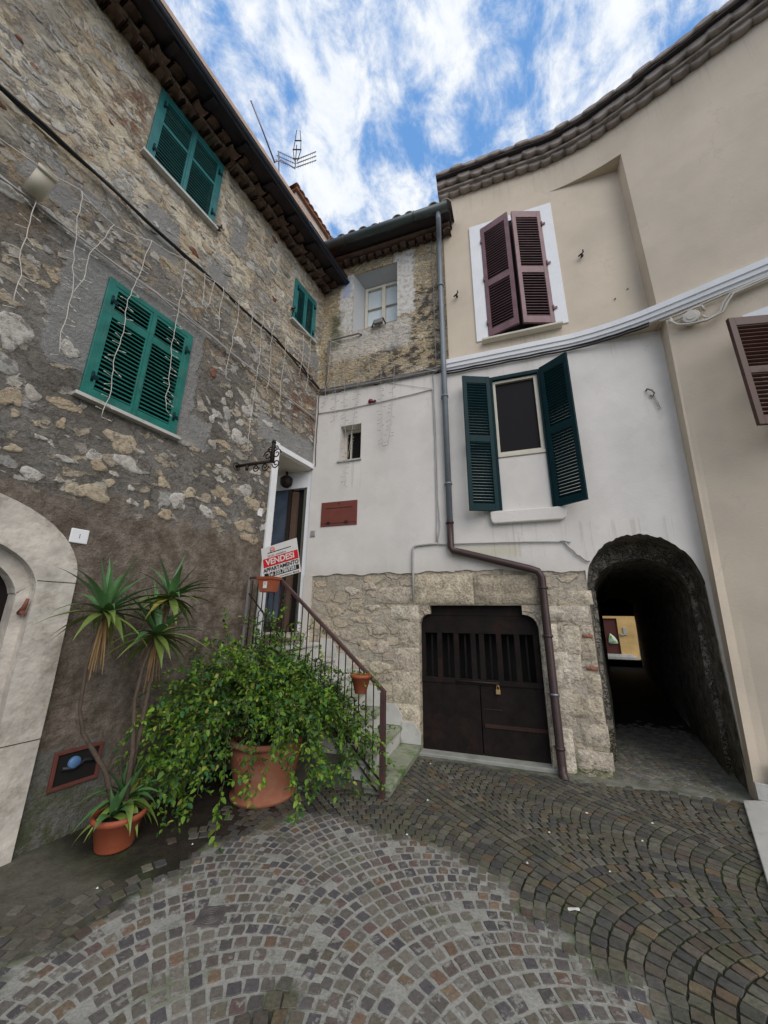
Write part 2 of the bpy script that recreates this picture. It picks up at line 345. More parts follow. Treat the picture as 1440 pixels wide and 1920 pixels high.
def plaster(name, col, stain, moss=False):
    m, n = newmat(name); v = n.obj(); x, y, z = n.xyz(v)
    a = n.noise(v, 1.3, 4, .55); b = n.noise(v, 35, 5, .7); c0 = n.noise(n.vmul(v, (1, 1, .25)), 5, 5, .6)
    c = n.ramp(a, [(.3, tuple(k*.87 for k in col)), (.7, tuple(min(.9, k*1.04) for k in col))])
    c = n.mix(n.m('MULTIPLY', n.step(c0, .50, .80), .10), c, stain)
    c = n.mix(n.m('MULTIPLY', n.step(b, .6, .75), .06), c, (.3,.27,.24))
    pt = n.step(n.noise(v, 2.2, 3, .5), .52, .54); c = n.mix(n.m('MULTIPLY', pt, .05), c, (.30,.28,.27))
    cr = n('TexVoronoi', {'Vector': n.vadd(n.vmul(v, (1, 1, .7)), n.vmul(n.noise(v, 4, 6, .75, out=1), (.5, .5, .5))), 'Scale': .9}, feature='DISTANCE_TO_EDGE').outputs['Distance']
    c = n.mix(n.m('MULTIPLY', n.step(cr, 0.0, .006, 1.0, 0.0), n.m('MULTIPLY', n.step(a, .5, .6), .35)), c, (.25,.22,.2))
    dr = n.step(n.noise(n.vmul(v, (22, 22, 1.0)), 1.0, 3, .6), .54, .66)
    if moss:
        for (x0, x1, z1) in ((-.42, .50, 2.79), (-2.73, -2.31, 3.97), (-1.16, -1.08, 2.6), (.60, 1.76, 2.75)):
            c = n.mix(n.m('MULTIPLY', n.m('MULTIPLY', dr, n.box(x, z, x0, x1, z1-.45, z1, .03)), .30), c, (.33,.30,.26))
        c = n.mix(n.m('MULTIPLY', n.m('MULTIPLY', dr, n.step(z, 4.85, 5.3)), .22), c, (.36,.34,.31))
    else:
        c = n.mix(n.m('MULTIPLY', n.m('MULTIPLY', dr, n.box(x, z, -.36, .76, 5.45, 5.66, .04)), .25), c, (.30,.26,.22))
        c = n.mix(n.m('MULTIPLY', n.m('MULTIPLY', dr, n.step(z, 8.2, 8.9)), .25), c, (.34,.29,.25))
        c = n.mix(n.m('MULTIPLY', n.m('MULTIPLY', n.step(z, .5, .05), n.step(a, .35, .6)), .5), c, (.34,.30,.25))
    if moss:
        xe = n.m('ADD', x, n.m('MULTIPLY', n.m('SUBTRACT', n.noise(v, 8, 4), .5), .3))
        mm = n.m('MULTIPLY', n.box(xe, z, -.98, -.1, 2.36, 2.5, .06), .35); c = n.mix(mm, c, (.42,.38,.12))
        dd = n.m('MULTIPLY', n.step(n.m('ADD', z, n.m('MULTIPLY', c0, .5)), 2.7, 2.35), .35); c = n.mix(dd, c, (.46,.42,.34))
    n.finish(c, .85, n.m('ADD', n.m('MULTIPLY', b, .5), n.m('MULTIPLY', a, 1.2)), .35, .012, spec=.2); return m

def tint_mat(name, base, rough=.7, bump=.5, bs=40, bdist=.006, rand=.25, spec=.3, moss=None, trans=0.0):
    m, n = newmat(name); v = n.obj()
    t = n('Attribute', attribute_name='tint').outputs['Color']
    a = n.noise(v, bs, 6, .7); b = n.noise(v, bs*.25, 4, .6)
    c = n.mix(1.0, t, base, 'MULTIPLY')
    c = n.mix(1.0, c, n.ramp(n.m('ADD', n.m('MULTIPLY', a, .5), n.m('MULTIPLY', b, .5)), [(.35, (1-rand,)*3), (.65, (1+rand,)*3)]), 'MULTIPLY')
    if moss is not None: c = n.mix(n.m('MULTIPLY', n.step(n.noise(v, 2.3, 5, .65), .48, .62), moss), c, (.075,.085,.03))
    ex = {}
    if trans: ex = {'Transmission Weight': 0.0, 'Subsurface Weight': 0.0}
    n.finish(c, rough, n.m('ADD', a, b), bump, bdist, spec=spec, extra=ex); return m

MAT = {}
MAT['left'] = rubble_mat('field_stone_left', 'left'); MAT['upper'] = rubble_mat('yellow_rubble', 'upper'); MAT['base'] = rubble_mat('base_stone', 'base')
MAT['white'] = plaster('white_plaster', (.71,.67,.625), (.52,.49,.47), True)
MAT['beige'] = plaster('beige_plaster', (.63,.535,.42), (.42,.36,.31))
MAT['trim'] = simple('white_trim', (.78,.78,.79), .6, .04, .08, 20)
MAT['limestone'] = simple('limestone', (.53,.485,.425), .85, .28, .55, 14, dirt=(.24,.20,.155), dirt_amt=.75, dscale=3, bdist=.03)
MAT['ashlar'] = tint_mat('ashlar', (1,1,1), .9, 1.0, 34, .016, .5)
def fieldstone():
    m, n = newmat('embedded_stone'); v = n.obj(); t = n('Attribute', attribute_name='tint').outputs['Color']
    a = n.noise(v, 26, 7, .72); b = n.noise(v, 8, 6, .7); q = n.noise(n.vmul(v, (1, 1, 2)), 45, 5, .75)
    c = n.mix(1.0, t, n.ramp(a, [(.34, (.62,.56,.48)), (.5, (1,1,1)), (.68, (1.12,1.1,1.08))]), 'MULTIPLY')
    c = n.mix(n.m('MULTIPLY', n.step(b, .53, .59), .75), c, n.ramp(q, [(.35, (.12,.11,.095)), (.65, (.26,.24,.215))]))
    n.finish(c, .9, n.m('ADD', n.m('MULTIPLY', a, 1.4), q), 1.0, .016, spec=.15); return m
MAT['fieldstone'] = fieldstone()
MAT['marble'] = simple('marble_slab', (.50,.49,.46), .55, .12, .12, 9, dirt=(.22,.22,.16), dirt_amt=.5, dscale=5)
MAT['mossy'] = simple('mossy_marble', (.27,.29,.21), .7, .25, .25, 12, dirt=(.07,.13,.025), dirt_amt=1.0, dscale=2.5)
MAT['green'] = simple('green_paint', (.014,.150,.122), .38, .25, .12, 18, dirt=(0.078, 0.153, 0.137), dirt_amt=.4, dscale=7)
MAT['green2'] = simple('blue_green_paint', (.025,.155,.155), .4, .25, .12, 18, dirt=(0.084, 0.155, 0.155), dirt_amt=.4, dscale=7)
MAT['dgreen'] = simple('dark_green_paint', (.004,.026,.031), .5, .2, .05, 25, spec=.12)
MAT['maroon'] = simple('maroon_paint', (.20,.105,.115), .4, .25, .12, 18, dirt=(0.18, 0.128, 0.133), dirt_amt=.4, dscale=7)
MAT['brownw'] = simple('varnished_brown', (.065,.024,.015), .4, .2, .05, 18)
MAT['dark'] = simple('dark_interior', (.012,.011,.010), .9, .2, .0, 10)
MAT['oldwood'] = simple('old_dark_wood', (.0125,.0095,.009), .7, .35, .5, 22, dirt=(.028,.014,.010), dirt_amt=.6, spec=.15)
MAT['tile'] = simple('terracotta_tile', (.26,.125,.075), .85, .3, .5, 16, dirt=(.11,.085,.06), dirt_amt=.7, dscale=6)
MAT['tileg'] = simple('weathered_grey_tile', (.32,.275,.245), .85, .25, .5, 16, dirt=(.12,.10,.09), dirt_amt=.6, dscale=6)
MAT['tiled'] = simple('dark_terracotta', (.115,.068,.050), .85, .35, .5, 14, dirt=(.28,.20,.14), dirt_amt=.6, dscale=9)  # darker brown terracotta with paler patches, for the left eaves
MAT['soffit'] = simple('dark_soffit', (.035,.026,.03), .7, .3, .3, 18)
MAT['tan'] = simple('sunlit_tan_fascia', (.50,.36,.27), .6, .1, .1, 18)
MAT['gutter'] = simple('dark_gutter', (.045,.055,.075), .35, .2, .1, 12, metallic=.3, dirt=(.09,.09,.07), dirt_amt=.4)
MAT['zinc'] = simple('blue_grey_pipe', (.20,.225,.25), .5, .15, .1, 10, metallic=.2)
MAT['brownpipe'] = simple('brown_pipe', (.060,.038,.036), .35, .2, .08, 10, metallic=.1)
MAT['iron'] = simple('wrought_iron', (.03,.022,.02), .6, .3, .3, 60, metallic=.3, dirt=(.10,.04,.02), dirt_amt=.4, dscale=20)
MAT['rail'] = simple('brown_rail_paint', (.075,.040,.038), .4, .2, .2, 40)
MAT['hatch'] = simple('red_brown_hatch', (.17,.048,.035), .5, .1, .1, 20)
MAT['terra'] = simple('terracotta_pot', (.35,.135,.075), .8, .2, .3, 14, dirt=(.40,.25,.17), dirt_amt=.45, dscale=4)
MAT['plpot'] = simple('orange_plastic_pot', (.34,.088,.042), .6, .12, .08, 14, dirt=(.27,.14,.09), dirt_amt=.6, dscale=6)
MAT['soil'] = simple('soil', (.03,.022,.015), 1, .4, 1, 40)
MAT['cablew'] = simple('white_cable', (.60,.56,.49), .5, .1, 0, 20)
MAT['cableb'] = simple('black_cable', (.025,.025,.028), .45, .2, 0, 20)
MAT['cableg'] = simple('grey_conduit', (.42,.41,.40), .5, .1, 0, 20)
MAT['cableg2'] = simple('dusty_grey_cable', (.20,.19,.185), .6, .2, .1, 20)
MAT['cream'] = simple('cream_paint', (.60,.55,.45), .5, .06, .05, 20)
MAT['greypl'] = simple('beige_plastic', (.52,.48,.42), .5, .05, .05, 20)
MAT['signw'] = simple('sign_white', (.70,.68,.64), .4, .02, 0, 20)
MAT['signr'] = simple('sign_red', (.62,.02,.025), .4, .02, 0, 20)
MAT['signk'] = simple('sign_black', (.012,.012,.02), .4, .02, 0, 20)
MAT['signg'] = simple('sign_green', (.03,.30,.08), .4, .02, 0, 20)
MAT['steel'] = simple('antenna_steel', (.22,.21,.24), .4, .2, 0, 20, metallic=.6)
MAT['brass'] = simple('brass', (.50,.34,.16), .4, .2, .1, 30, metallic=.7)
MAT['ochre'] = simple('ochre_plaster', (.60,.40,.16), .85, .2, .3, 5, dirt=(.40,.26,.12), dirt_amt=.5)
MAT['curtain'] = simple('pane_curtain', (.56,.62,.64), .25, .05, 0, 3, spec=.6)
MAT['pinkcurt'] = simple('pink_curtain', (.60,.50,.56), .3, .05, 0, 3, spec=.6)
MAT['plastic'] = simple('bag_film', (.62,.72,.58), .35, .1, .3, 20)
MAT['plasticg'] = simple('bag_green', (.20,.55,.05), .35, .1, .3, 20)
MAT['leafdry'] = simple('dry_leaf', (.26,.16,.07), .8, .25, .1, 20)
MAT['bark'] = simple('bark', (.105,.078,.058), .9, .3, .9, 60)
MAT['bulb'] = simple('clear_bulb', (.70,.68,.64), .25, .05, 0, 20, spec=.6)
MAT['redlamp'] = simple('red_lamp', (.16,.014,.02), .3, .1, 0, 20)
MAT['shrub'] = tint_mat('shrub_leaf', (1,1,1), .5, .05, 30, .002, .2, .28)
MAT['yucca'] = tint_mat('yucca_leaf', (1,1,1), .42, .05, 30, .002, .15, .45)
MAT['sett'] = tint_mat('stone_sett', (1,1,1), .55, .6, 55, .006, .30, .4, moss=.22)
def smeared_sett():
    m, n = newmat('grouted_sett'); v = n.obj(); t = n('Attribute', attribute_name='tint').outputs['Color']
    a = n.noise(v, 55, 6, .7); b = n.noise(v, 13, 6, .7); c0 = n.noise(v, 2.2, 4, .6)
    c = n.mix(1.0, t, n.ramp(a, [(.3, (.70,)*3), (.7, (1.3,)*3)]), 'MULTIPLY')
    sm = n.step(n.m('ADD', n.m('MULTIPLY', b, .75), n.m('MULTIPLY', c0, .25)), .535, .585); c = n.mix(n.m('MULTIPLY', sm, .75), c, n.ramp(a, [(.35, (.24,.235,.21)), (.65, (.36,.35,.32))]))
    c = n.mix(n.m('MULTIPLY', n.step(c0, .56, .66), .35), c, (.085,.10,.04))
    n.finish(c, .7, n.m('ADD', a, n.m('MULTIPLY', sm, .6)), .5, .005, spec=.3); return m
MAT['sett2'] = smeared_sett()
MAT['smallg'] = simple('blue_meter', (.10,.20,.38), .3, .1, 0, 20)
def glass_dark():
    m, n = newmat('dark_window_glass'); n.finish((.016,.014,.015), .35, spec=.08); return m
MAT['glass'] = glass_dark()
def glass_blue():
    m, n = newmat('bluish_door_glass'); v = n.obj(); n.finish(n.ramp(n.noise(v, 3, 4), [(.3, (.045,.06,.09)), (.7, (.09,.12,.165))]), .3, spec=.3); return m
MAT['glassb'] = glass_blue()

# ============================================================ GROUND AND PAVING
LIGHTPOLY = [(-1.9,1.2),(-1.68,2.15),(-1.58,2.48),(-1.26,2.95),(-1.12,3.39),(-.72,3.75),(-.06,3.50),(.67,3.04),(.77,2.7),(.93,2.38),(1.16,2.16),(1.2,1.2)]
def pip_dist(X, Y, P):
    P = np.array(P); inside = np.zeros(X.shape, bool); d = np.full(X.shape, 1e9)
    for i in range(len(P)):
        a = P[i]; b = P[(i+1) % len(P)]
        ab = b-a; t = np.clip(((X-a[0])*ab[0]+(Y-a[1])*ab[1])/(ab@ab), 0, 1)
        d = np.minimum(d, np.hypot(X-a[0]-t*ab[0], Y-a[1]-t*ab[1]))
        c = ((a[1] > Y) != (b[1] > Y)) & (X < (b[0]-a[0])*(Y-a[1])/(b[1]-a[1]+1e-12)+a[0]); inside ^= c
    return np.where(inside, d, -d)
def vnoise(X, Y, s, seed=0):
    r = np.random.default_rng(seed).random((64, 64)); x = X*s+100; y = Y*s+100
    xi = np.floor(x).astype(int); yi = np.floor(y).astype(int); fx = x-xi; fy = y-yi
    fx = fx*fx*(3-2*fx); fy = fy*fy*(3-2*fy); g_ = lambda i, j: r[i % 64, j % 64]
    return (g_(xi,yi)*(1-fx)+g_(xi+1,yi)*fx)*(1-fy)+(g_(xi,yi+1)*(1-fx)+g_(xi+1,yi+1)*fx)*fy
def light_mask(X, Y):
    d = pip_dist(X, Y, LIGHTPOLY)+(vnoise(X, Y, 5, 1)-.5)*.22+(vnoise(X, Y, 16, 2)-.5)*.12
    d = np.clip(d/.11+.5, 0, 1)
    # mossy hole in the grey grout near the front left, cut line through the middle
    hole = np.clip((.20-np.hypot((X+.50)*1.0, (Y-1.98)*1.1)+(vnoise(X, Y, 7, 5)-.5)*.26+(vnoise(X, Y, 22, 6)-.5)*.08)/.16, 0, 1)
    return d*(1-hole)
nx, ny = 330, 380
gx = np.linspace(-4.2, 4.8, nx); gy = np.linspace(.6, 9.0, ny)
GX, GY = np.meshgrid(gx, gy)
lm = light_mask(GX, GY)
GZ = -.0042+lm*.0006+(vnoise(GX, GY, 9, 3)-.5)*.003+(vnoise(GX, GY, 1.2, 4)-.5)*.012
vv = np.c_[GX.ravel(), GY.ravel(), GZ.ravel()]
idx = np.arange(nx*ny).reshape(ny, nx)
ff = np.c_[idx[:-1,:-1].ravel(), idx[:-1,1:].ravel(), idx[1:,1:].ravel(), idx[1:,:-1].ravel()]
me = bpy.data.meshes.new('ground')
# reach outwards to the horizon
far = [(-60,-60,-.02),(60,-60,-.02),(60,90,-.02),(-60,90,-.02),(-4.2,.6,-.02),(4.8,.6,-.02),(4.8,9,-.02),(-4.2,9,-.02)]
k0 = len(vv); vv = np.r_[vv, np.array(far)]
ff = ff.tolist()+[[k0,k0+1,k0+5,k0+4],[k0+1,k0+2,k0+6,k0+5],[k0+2,k0+3,k0+7,k0+6],[k0+3,k0,k0+4,k0+7]]
me.from_pydata(vv.tolist(), [], ff)
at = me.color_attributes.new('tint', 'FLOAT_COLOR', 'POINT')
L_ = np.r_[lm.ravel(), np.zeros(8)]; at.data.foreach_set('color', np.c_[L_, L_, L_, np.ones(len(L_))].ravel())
gm, n = newmat('joint_mortar'); v = n.obj(); x, y, z = n.xyz(v)
t = n.xyz(n('Attribute', attribute_name='tint').outputs['Color'])[0]
a = n.noise(v, 7, 6, .7); b = n.noise(v, 60, 5, .7); c0 = n.noise(v, 1.7, 5, .6)
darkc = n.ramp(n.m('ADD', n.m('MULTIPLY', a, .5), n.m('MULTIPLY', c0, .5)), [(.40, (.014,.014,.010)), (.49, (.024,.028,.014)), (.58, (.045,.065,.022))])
# earth under the plants, bare cement by the left wall and by the tunnel
earth = n.ramp(n.m('ADD', n.m('MULTIPLY', a, .5), n.m('MULTIPLY', b, .5)), [(.4, (.020,.015,.011)), (.6, (.05,.04,.03))])
cemc = n.ramp(n.m('ADD', n.m('MULTIPLY', a, .6), n.m('MULTIPLY', b, .4)), [(.36, (.070,.065,.045)), (.6, (.14,.13,.105))])
lx = n.m('ADD', n.m('ADD', n.m('MULTIPLY', x, .891), n.m('MULTIPLY', y, -.454)), 2.29*.891+3.48*.454)   # metres out from the left wall
ly = n.m('ADD', n.m('ADD', n.m('MULTIPLY', x, .454), n.m('MULTIPLY', y, .891)), 2.29*.454-3.48*.891)
near = n.step(n.m('ADD', lx, n.m('MULTIPLY', n.m('SUBTRACT', c0, .5), .5)), 1.25, .9)
darkc = n.mix(n.m('MULTIPLY', near, n.step(ly, -.1, -.5)), darkc, cemc)
darkc = n.mix(n.m('MULTIPLY', n.step(n.m('ADD', lx, n.m('MULTIPLY', n.m('SUBTRACT', c0, .5), .5)), 1.35, 1.1), n.step(ly, -.3, .1)), darkc, earth)
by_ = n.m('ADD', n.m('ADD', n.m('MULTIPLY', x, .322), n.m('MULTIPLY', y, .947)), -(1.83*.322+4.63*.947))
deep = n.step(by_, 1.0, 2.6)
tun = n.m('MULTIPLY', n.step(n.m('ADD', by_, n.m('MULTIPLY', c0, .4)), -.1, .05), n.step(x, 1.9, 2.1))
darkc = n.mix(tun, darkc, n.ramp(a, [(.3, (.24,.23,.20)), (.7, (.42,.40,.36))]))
darkc = n.mix(n.m('MULTIPLY', tun, deep), darkc, (.02,.018,.015))  # passage shade painted in: floor goes near black further inside
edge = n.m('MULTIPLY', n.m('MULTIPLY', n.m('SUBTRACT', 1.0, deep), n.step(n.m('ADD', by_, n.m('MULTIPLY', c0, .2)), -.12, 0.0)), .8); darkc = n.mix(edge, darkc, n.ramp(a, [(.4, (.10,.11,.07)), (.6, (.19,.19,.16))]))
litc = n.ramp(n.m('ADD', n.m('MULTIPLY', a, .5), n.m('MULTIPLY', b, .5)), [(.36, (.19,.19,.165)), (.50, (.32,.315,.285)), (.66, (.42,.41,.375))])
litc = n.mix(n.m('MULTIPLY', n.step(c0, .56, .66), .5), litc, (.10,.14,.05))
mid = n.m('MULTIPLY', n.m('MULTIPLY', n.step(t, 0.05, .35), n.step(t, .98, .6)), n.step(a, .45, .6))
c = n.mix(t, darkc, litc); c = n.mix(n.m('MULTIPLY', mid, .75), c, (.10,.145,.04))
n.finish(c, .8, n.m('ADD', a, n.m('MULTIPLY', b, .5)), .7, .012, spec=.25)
me.materials.append(gm); me.polygons.foreach_set('use_smooth', [True]*len(me.polygons)); me.update()
g_ob = bpy.data.objects.new('ground', me); COL.objects.link(g_ob); g_ob['kind'] = 'structure'

mb = MB()
def toF(F, X, Y): 
    dx = X-F.P.x; dy = Y-F.P.y; c, s_ = cos(F.a), sin(F.a); return dx*c+dy*s_, -dx*s_+dy*c
BW_, RW = 1.12, .080
A0 = radians(30)
ca, sa = cos(A0), sin(A0)
quads = []
for band in range(-8, 9):
    uc = band*BW_
    for row in range(-80, 135):
        R = .78; hw = BW_/2
        u = -hw
        nset = 17
        a_max = math.asin(hw/R)
        for k in range(nset):
            t0 = -a_max+2*a_max*k/nset; t1 = -a_max+2*a_max*(k+1)/nset
            tm = (t0+t1)/2; ux = R*sin(tm); vy = R*cos(tm)-R*cos(a_max)+row*RW/cos(tm)*1.0 if False else R*cos(tm)-R*cos(a_max)+row*RW*1.08
            U = uc+ux; V = vy
            X = ca*U-sa*V+.35; Y = sa*U+ca*V
            if X < -4 or X > 4.8 or Y < .9 or Y > 8: continue
            bx, by = toF(FB, X, Y); lx_, ly_ = toF(FL, X, Y)
            if ly_ > -.12: continue
            intun = .7 < bx-.2*max(by, 0) < 1.62 and by > 0
            if by > -.16 and not intun: continue
            if by > 2.4+random.uniform(-.3,.3): continue
            # tangent half sizes
            hs = R*(t1-t0)/2*.90*random.uniform(.9, 1.04); hv = RW*1.08/2*random.uniform(.80, .93)*(.06+.94*cos(tm))
            quads.append((X, Y, tm, hs, hv, bx, by, lx_, ly_))
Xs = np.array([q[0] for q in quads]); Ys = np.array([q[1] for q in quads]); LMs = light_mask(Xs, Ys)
pal = [(.125,.118,.110),(.155,.147,.135),(.105,.10,.10),(.135,.115,.105),(.17,.16,.14),(.095,.092,.10),(.14,.13,.105)]
for (X, Y, tm, hs, hv, bx, by, lx_, ly_), Lm in zip(quads, LMs):
    # buried setts: earth under the shrub and cement by the wall
    dl = -ly_
    if lx_ > -.45 and dl < .98+random.uniform(-.3, .2) and bx < -1.7: continue
    if lx_ <= -.1 and dl < .62+random.uniform(-.2, .15): continue
    if Lm <= .5 and X < -1.3 and random.random() < .35: continue
    if 0 < by < 1.2 and random.random() < .15: continue
    if Lm > .5: q_ = random.uniform(.84, .98); hs *= q_; hv *= q_
    else: hs *= random.uniform(.96, 1.03); hv *= random.uniform(1.03, 1.10)
    if Lm > .5 and random.random() < .05: continue
    c = random.choice(pal); r1 = random.random()
    if r1 < .025: c = (.17,.12,.09)
    elif r1 < .045: c = (.18,.14,.10)
    elif r1 < .075: c = (.14,.105,.10)
    k = random.uniform(.85, 1.18); c = tuple(v_*k for v_ in c)
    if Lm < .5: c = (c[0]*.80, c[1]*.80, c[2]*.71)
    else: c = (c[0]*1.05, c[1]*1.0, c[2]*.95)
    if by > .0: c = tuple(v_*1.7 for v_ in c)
    mb.c = c
    ang = A0-tm+random.uniform(-.07, .07)
    e1 = Vector((cos(ang), sin(ang))); e2 = Vector((-sin(ang), cos(ang)))
    zt = .003+random.uniform(-.001, .0015)+(vnoise(np.array([X]), np.array([Y]), 1.2, 4)[0]-.5)*.012
    if Lm > .5: zt -= .0030
    tilt = (random.uniform(-.018, .018), random.uniform(-.018, .018))
    shp = []
    for (i, j) in ((-1,-1),(-.1,-1.03),(1,-1),(1.03,0),(1,1),(0,1.03),(-1,1),(-1.03,.1)):
        shp.append((i*hs*random.uniform(.84, 1.05), j*hv*random.uniform(.84, 1.05)))
    vs = []
    for sc, dz in ((1.0, -.014), (.99, -.001), (.95, .0)):
        for (i, j) in shp:
            p = e1*(i*sc)+e2*(j*sc); vs.append((X+p.x, Y+p.y, zt+dz+tilt[0]*i+tilt[1]*j))
    fs = []
    for r0 in (0, 8):
        for i in range(8): fs.append((r0+i, r0+(i+1) % 8, r0+8+(i+1) % 8, r0+8+i))
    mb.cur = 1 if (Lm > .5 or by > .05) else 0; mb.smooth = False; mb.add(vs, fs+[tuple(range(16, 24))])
mb.build('paving', [MAT['sett'], MAT['sett2']], kind='structure')

# ============================================================ HELPERS FOR BUILDING PARTS
def rough_block(mb, x0, x1, z0, z1, y, depth=.03, c=None, seed=None, r=.018, nz=.010):
    """ashlar block: front grid with rounded worn edges, proud of y by depth"""
    mb.c = c or (.40, .34, .27)
    nx_ = max(3, int((x1-x0)/.06)); nz_ = max(3, int((z1-z0)/.06)); vs = []; fs = []
    s1, s2 = random.random()*50, random.random()*50
    for i in range(nx_+1):
        for j in range(nz_+1):
            u = i/nx_; w_ = j/nz_; x = x0+(x1-x0)*u; z = z0+(z1-z0)*w_
            ed = min(i, nx_-i, j, nz_-j)
            yy = y-depth+random.uniform(-nz, nz)*.35+.005*sin(x*19+s1)*sin(z*23+s2)
            if ed == 0:
                yy = y+.001; x += random.uniform(-.005, .005); z += random.uniform(-.005, .005)
            elif ed == 1:
                pass
            vs.append((x, yy, z))
    # pull first inner ring outwards to make short sides
    for i in range(nx_+1):
        for j in range(nz_+1):
            k = i*(nz_+1)+j; x, yy, z = vs[k]
            if i == 1: x = x0+r*random.uniform(.6, 1.3)
            if i == nx_-1: x = x1-r*random.uniform(.6, 1.3)
            if j == 1: z = z0+r*random.uniform(.6, 1.3)
            if j == nz_-1: z = z1-r*random.uniform(.6, 1.3)
            vs[k] = (x, yy, z)
    for i in range(nx_):
        for j in range(nz_): a = i*(nz_+1)+j; fs.append((a, a+nz_+1, a+nz_+2, a+1))
    sm = mb.smooth; mb.smooth = True; mb.add(vs, fs); mb.smooth = sm
def blob_stone(mb, cx, cz, a, b, h, c, ang=0):
    n_ = 16; ph = [random.uniform(0, 6.28) for _ in range(5)]; vs = []; fs = []
    rad = []
    for k in range(n_):
        t = 2*pi*k/n_
        rad.append(1+.14*sin(2*t+ph[0])+.15*sin(3*t+ph[1])+.08*sin(4*t+ph[2])+random.uniform(-.13, .13))
    prof = ((1.08, .006), (1.0, -h*.45), (.90, -h*.92), (.5, -h*1.0))
    for sc, y in prof:
        for k in range(n_):
            t = 2*pi*k/n_; x = a*rad[k]*cos(t)*sc; z = b*rad[k]*sin(t)*sc
            vs.append((cx+x*cos(ang)-z*sin(ang), y+(random.uniform(-.45, .45)*h if sc < .97 else 0), cz+x*sin(ang)+z*cos(ang)))
    vs.append((cx, -h*1.0, cz))
    for r0 in range(len(prof)-1):
        for k in range(n_): fs.append((r0*n_+k, r0*n_+(k+1) % n_, (r0+1)*n_+(k+1) % n_, (r0+1)*n_+k))
    l = (len(prof)-1)*n_
    for k in range(n_): fs.append((l+k, l+(k+1) % n_, len(vs)-1))
    mb.c = c; sm = mb.smooth; mb.smooth = True; mb.add(vs, fs); mb.smooth = sm
def coppo(mb, o, d, up_, r, L, th=.012, n_=8, convex=True, taper=.85):
    """half-round tile: start o, direction d, up vector"""
    o, d, up_ = Vector(o), Vector(d).normalized(), Vector(up_).normalized(); sd_ = d.cross(up_).normalized()
    sg = 1 if convex else -1; vs = []
    for t, rr in ((0, r), (L, r*taper)):
        for rad in (rr, rr-th):
            for k in range(n_+1):
                a = pi*k/n_; vs.append(o+d*t+sd_*(rad*cos(a))+up_*(rad*sin(a)*sg*.8))
    m_ = n_+1; fs = []
    for k in range(n_):
        fs += [(k, k+1, 2*m_+k+1, 2*m_+k), (m_+k+1, m_+k, 3*m_+k, 3*m_+k+1), (k+1, k, m_+k, m_+k+1), (2*m_+k, 2*m_+k+1, 3*m_+k+1, 3*m_+k)]
    sm = mb.smooth; mb.smooth = True; mb.add(vs, fs); mb.smooth = sm
def shutter_leaf(w, h, slats_zones, slat=.042, frame=.055, th=.035, solid=False):
    """leaf in local coords x 0..w, y 0..th (front at 0), z 0..h, slats angled down outward"""
    b = MB()
    b.box(0, frame, 0, th, 0, h); b.box(w-frame, w, 0, th, 0, h)
    zs = sorted([z for zn in slats_zones for z in zn]); prev = 0
    rails = []
    for (z0, z1) in slats_zones:
        rails.append((prev, z0)); prev = z1
        k = int((z1-z0)/slat)
        for i in range(k):
            zc = z0+(i+.5)*(z1-z0)/k
            b.obox((w/2, th/2, zc), (w/2-frame+.002, 0, 0), (0, th*.36, .012), (0, -.0012, .0036))
    rails.append((prev, h))
    for (z0, z1) in rails: b.box(frame-.001, w-frame+.001, .002, th-.002, z0, z1)
    return b
def place(mbsrc, mbdst, M4):
    k = len(mbdst.v)
    mbdst.v += [tuple(M4 @ Vector(v_)) for v_ in mbsrc.v]; mbdst.f += [[i+k for i in f] for f in mbsrc.f]
    mbdst.mi += mbsrc.mi; mbdst.sm += mbsrc.sm; mbdst.col += mbsrc.col
def leaf_at(src, hinge, deg, mirror=False):
    """move leaf so its x=0 edge sits on the hinge; opened deg outwards (towards -y)"""
    d = MB(); a = radians(deg)
    if mirror: Mx = Matrix.Translation(hinge) @ Matrix.Rotation(a, 4, 'Z') @ Matrix.Diagonal((-1, 1, 1, 1))
    else: Mx = Matrix.Translation(hinge) @ Matrix.Rotation(-a, 4, 'Z')
    place(src, d, Mx)
    if mirror: d.f = [f[::-1] for f in d.f]
    return d
def hinges(parent, pts, mat):
    for (x, y, z) in pts:
        b = MB(); b.tube([(x, y, z-.045), (x, y, z+.045)], .011, 8); b.box(x-.004, x+.05, y+.002, y+.008, z-.02, z+.02)
        b.build('hinge', mat, parent)

# ============================================================ OLD STONE HOUSE ON THE LEFT (frame FL)
CX = 2.44
H1 = thing('stone_house', 'old rubble stone house on the left with green louvred shutters and an arched doorway', 'house', FL)
mb = MB(); rs = (-.74, .06, 6.39, 7.5)
archo = lambda x: 1.75+.4*sqrt(max(0, 1-((x+1.4)/.66)**2)) if abs(x+1.4) < .66 else 0
# openings: arch door, lower window, upper window, far window, doorway
def full(x0, x1, holes, step=.12, zs=24):
    z = -.3
    for (a_, b_) in holes: mb.panel(x0, x1, z, a_, 0, step, 8); z = b_
    mb.panel(x0, x1, z, 8.1, 0, step, zs)
full(-7, -2.06, [])
mb.panel(-2.06, -.80, archo, 8.1, 0, .03, 20); mb.panel(-.80, -.74, archo, 8.1, 0, .02, 20)
full(-.74, .05, [(3.44, 4.64), (6.42, 7.44)])
full(.05, 1.60, []); full(1.60, 1.66, [])
full(1.66, 2.16, [(1.36, 3.92), (6.27, 7.06)])
full(2.16, CX, [(1.36, 3.92)])
for (x0, x1, z0, z1) in ((-.74, .05, 3.44, 4.64), (-.74, .05, 6.42, 7.44), (1.66, 2.16, 6.27, 7.06)):
    mb.sweep_edge([(x0, z0), (x0, z1), (x1, z1), (x1, z0), (x0, z0)], 0, .22)
mb.cur = 1
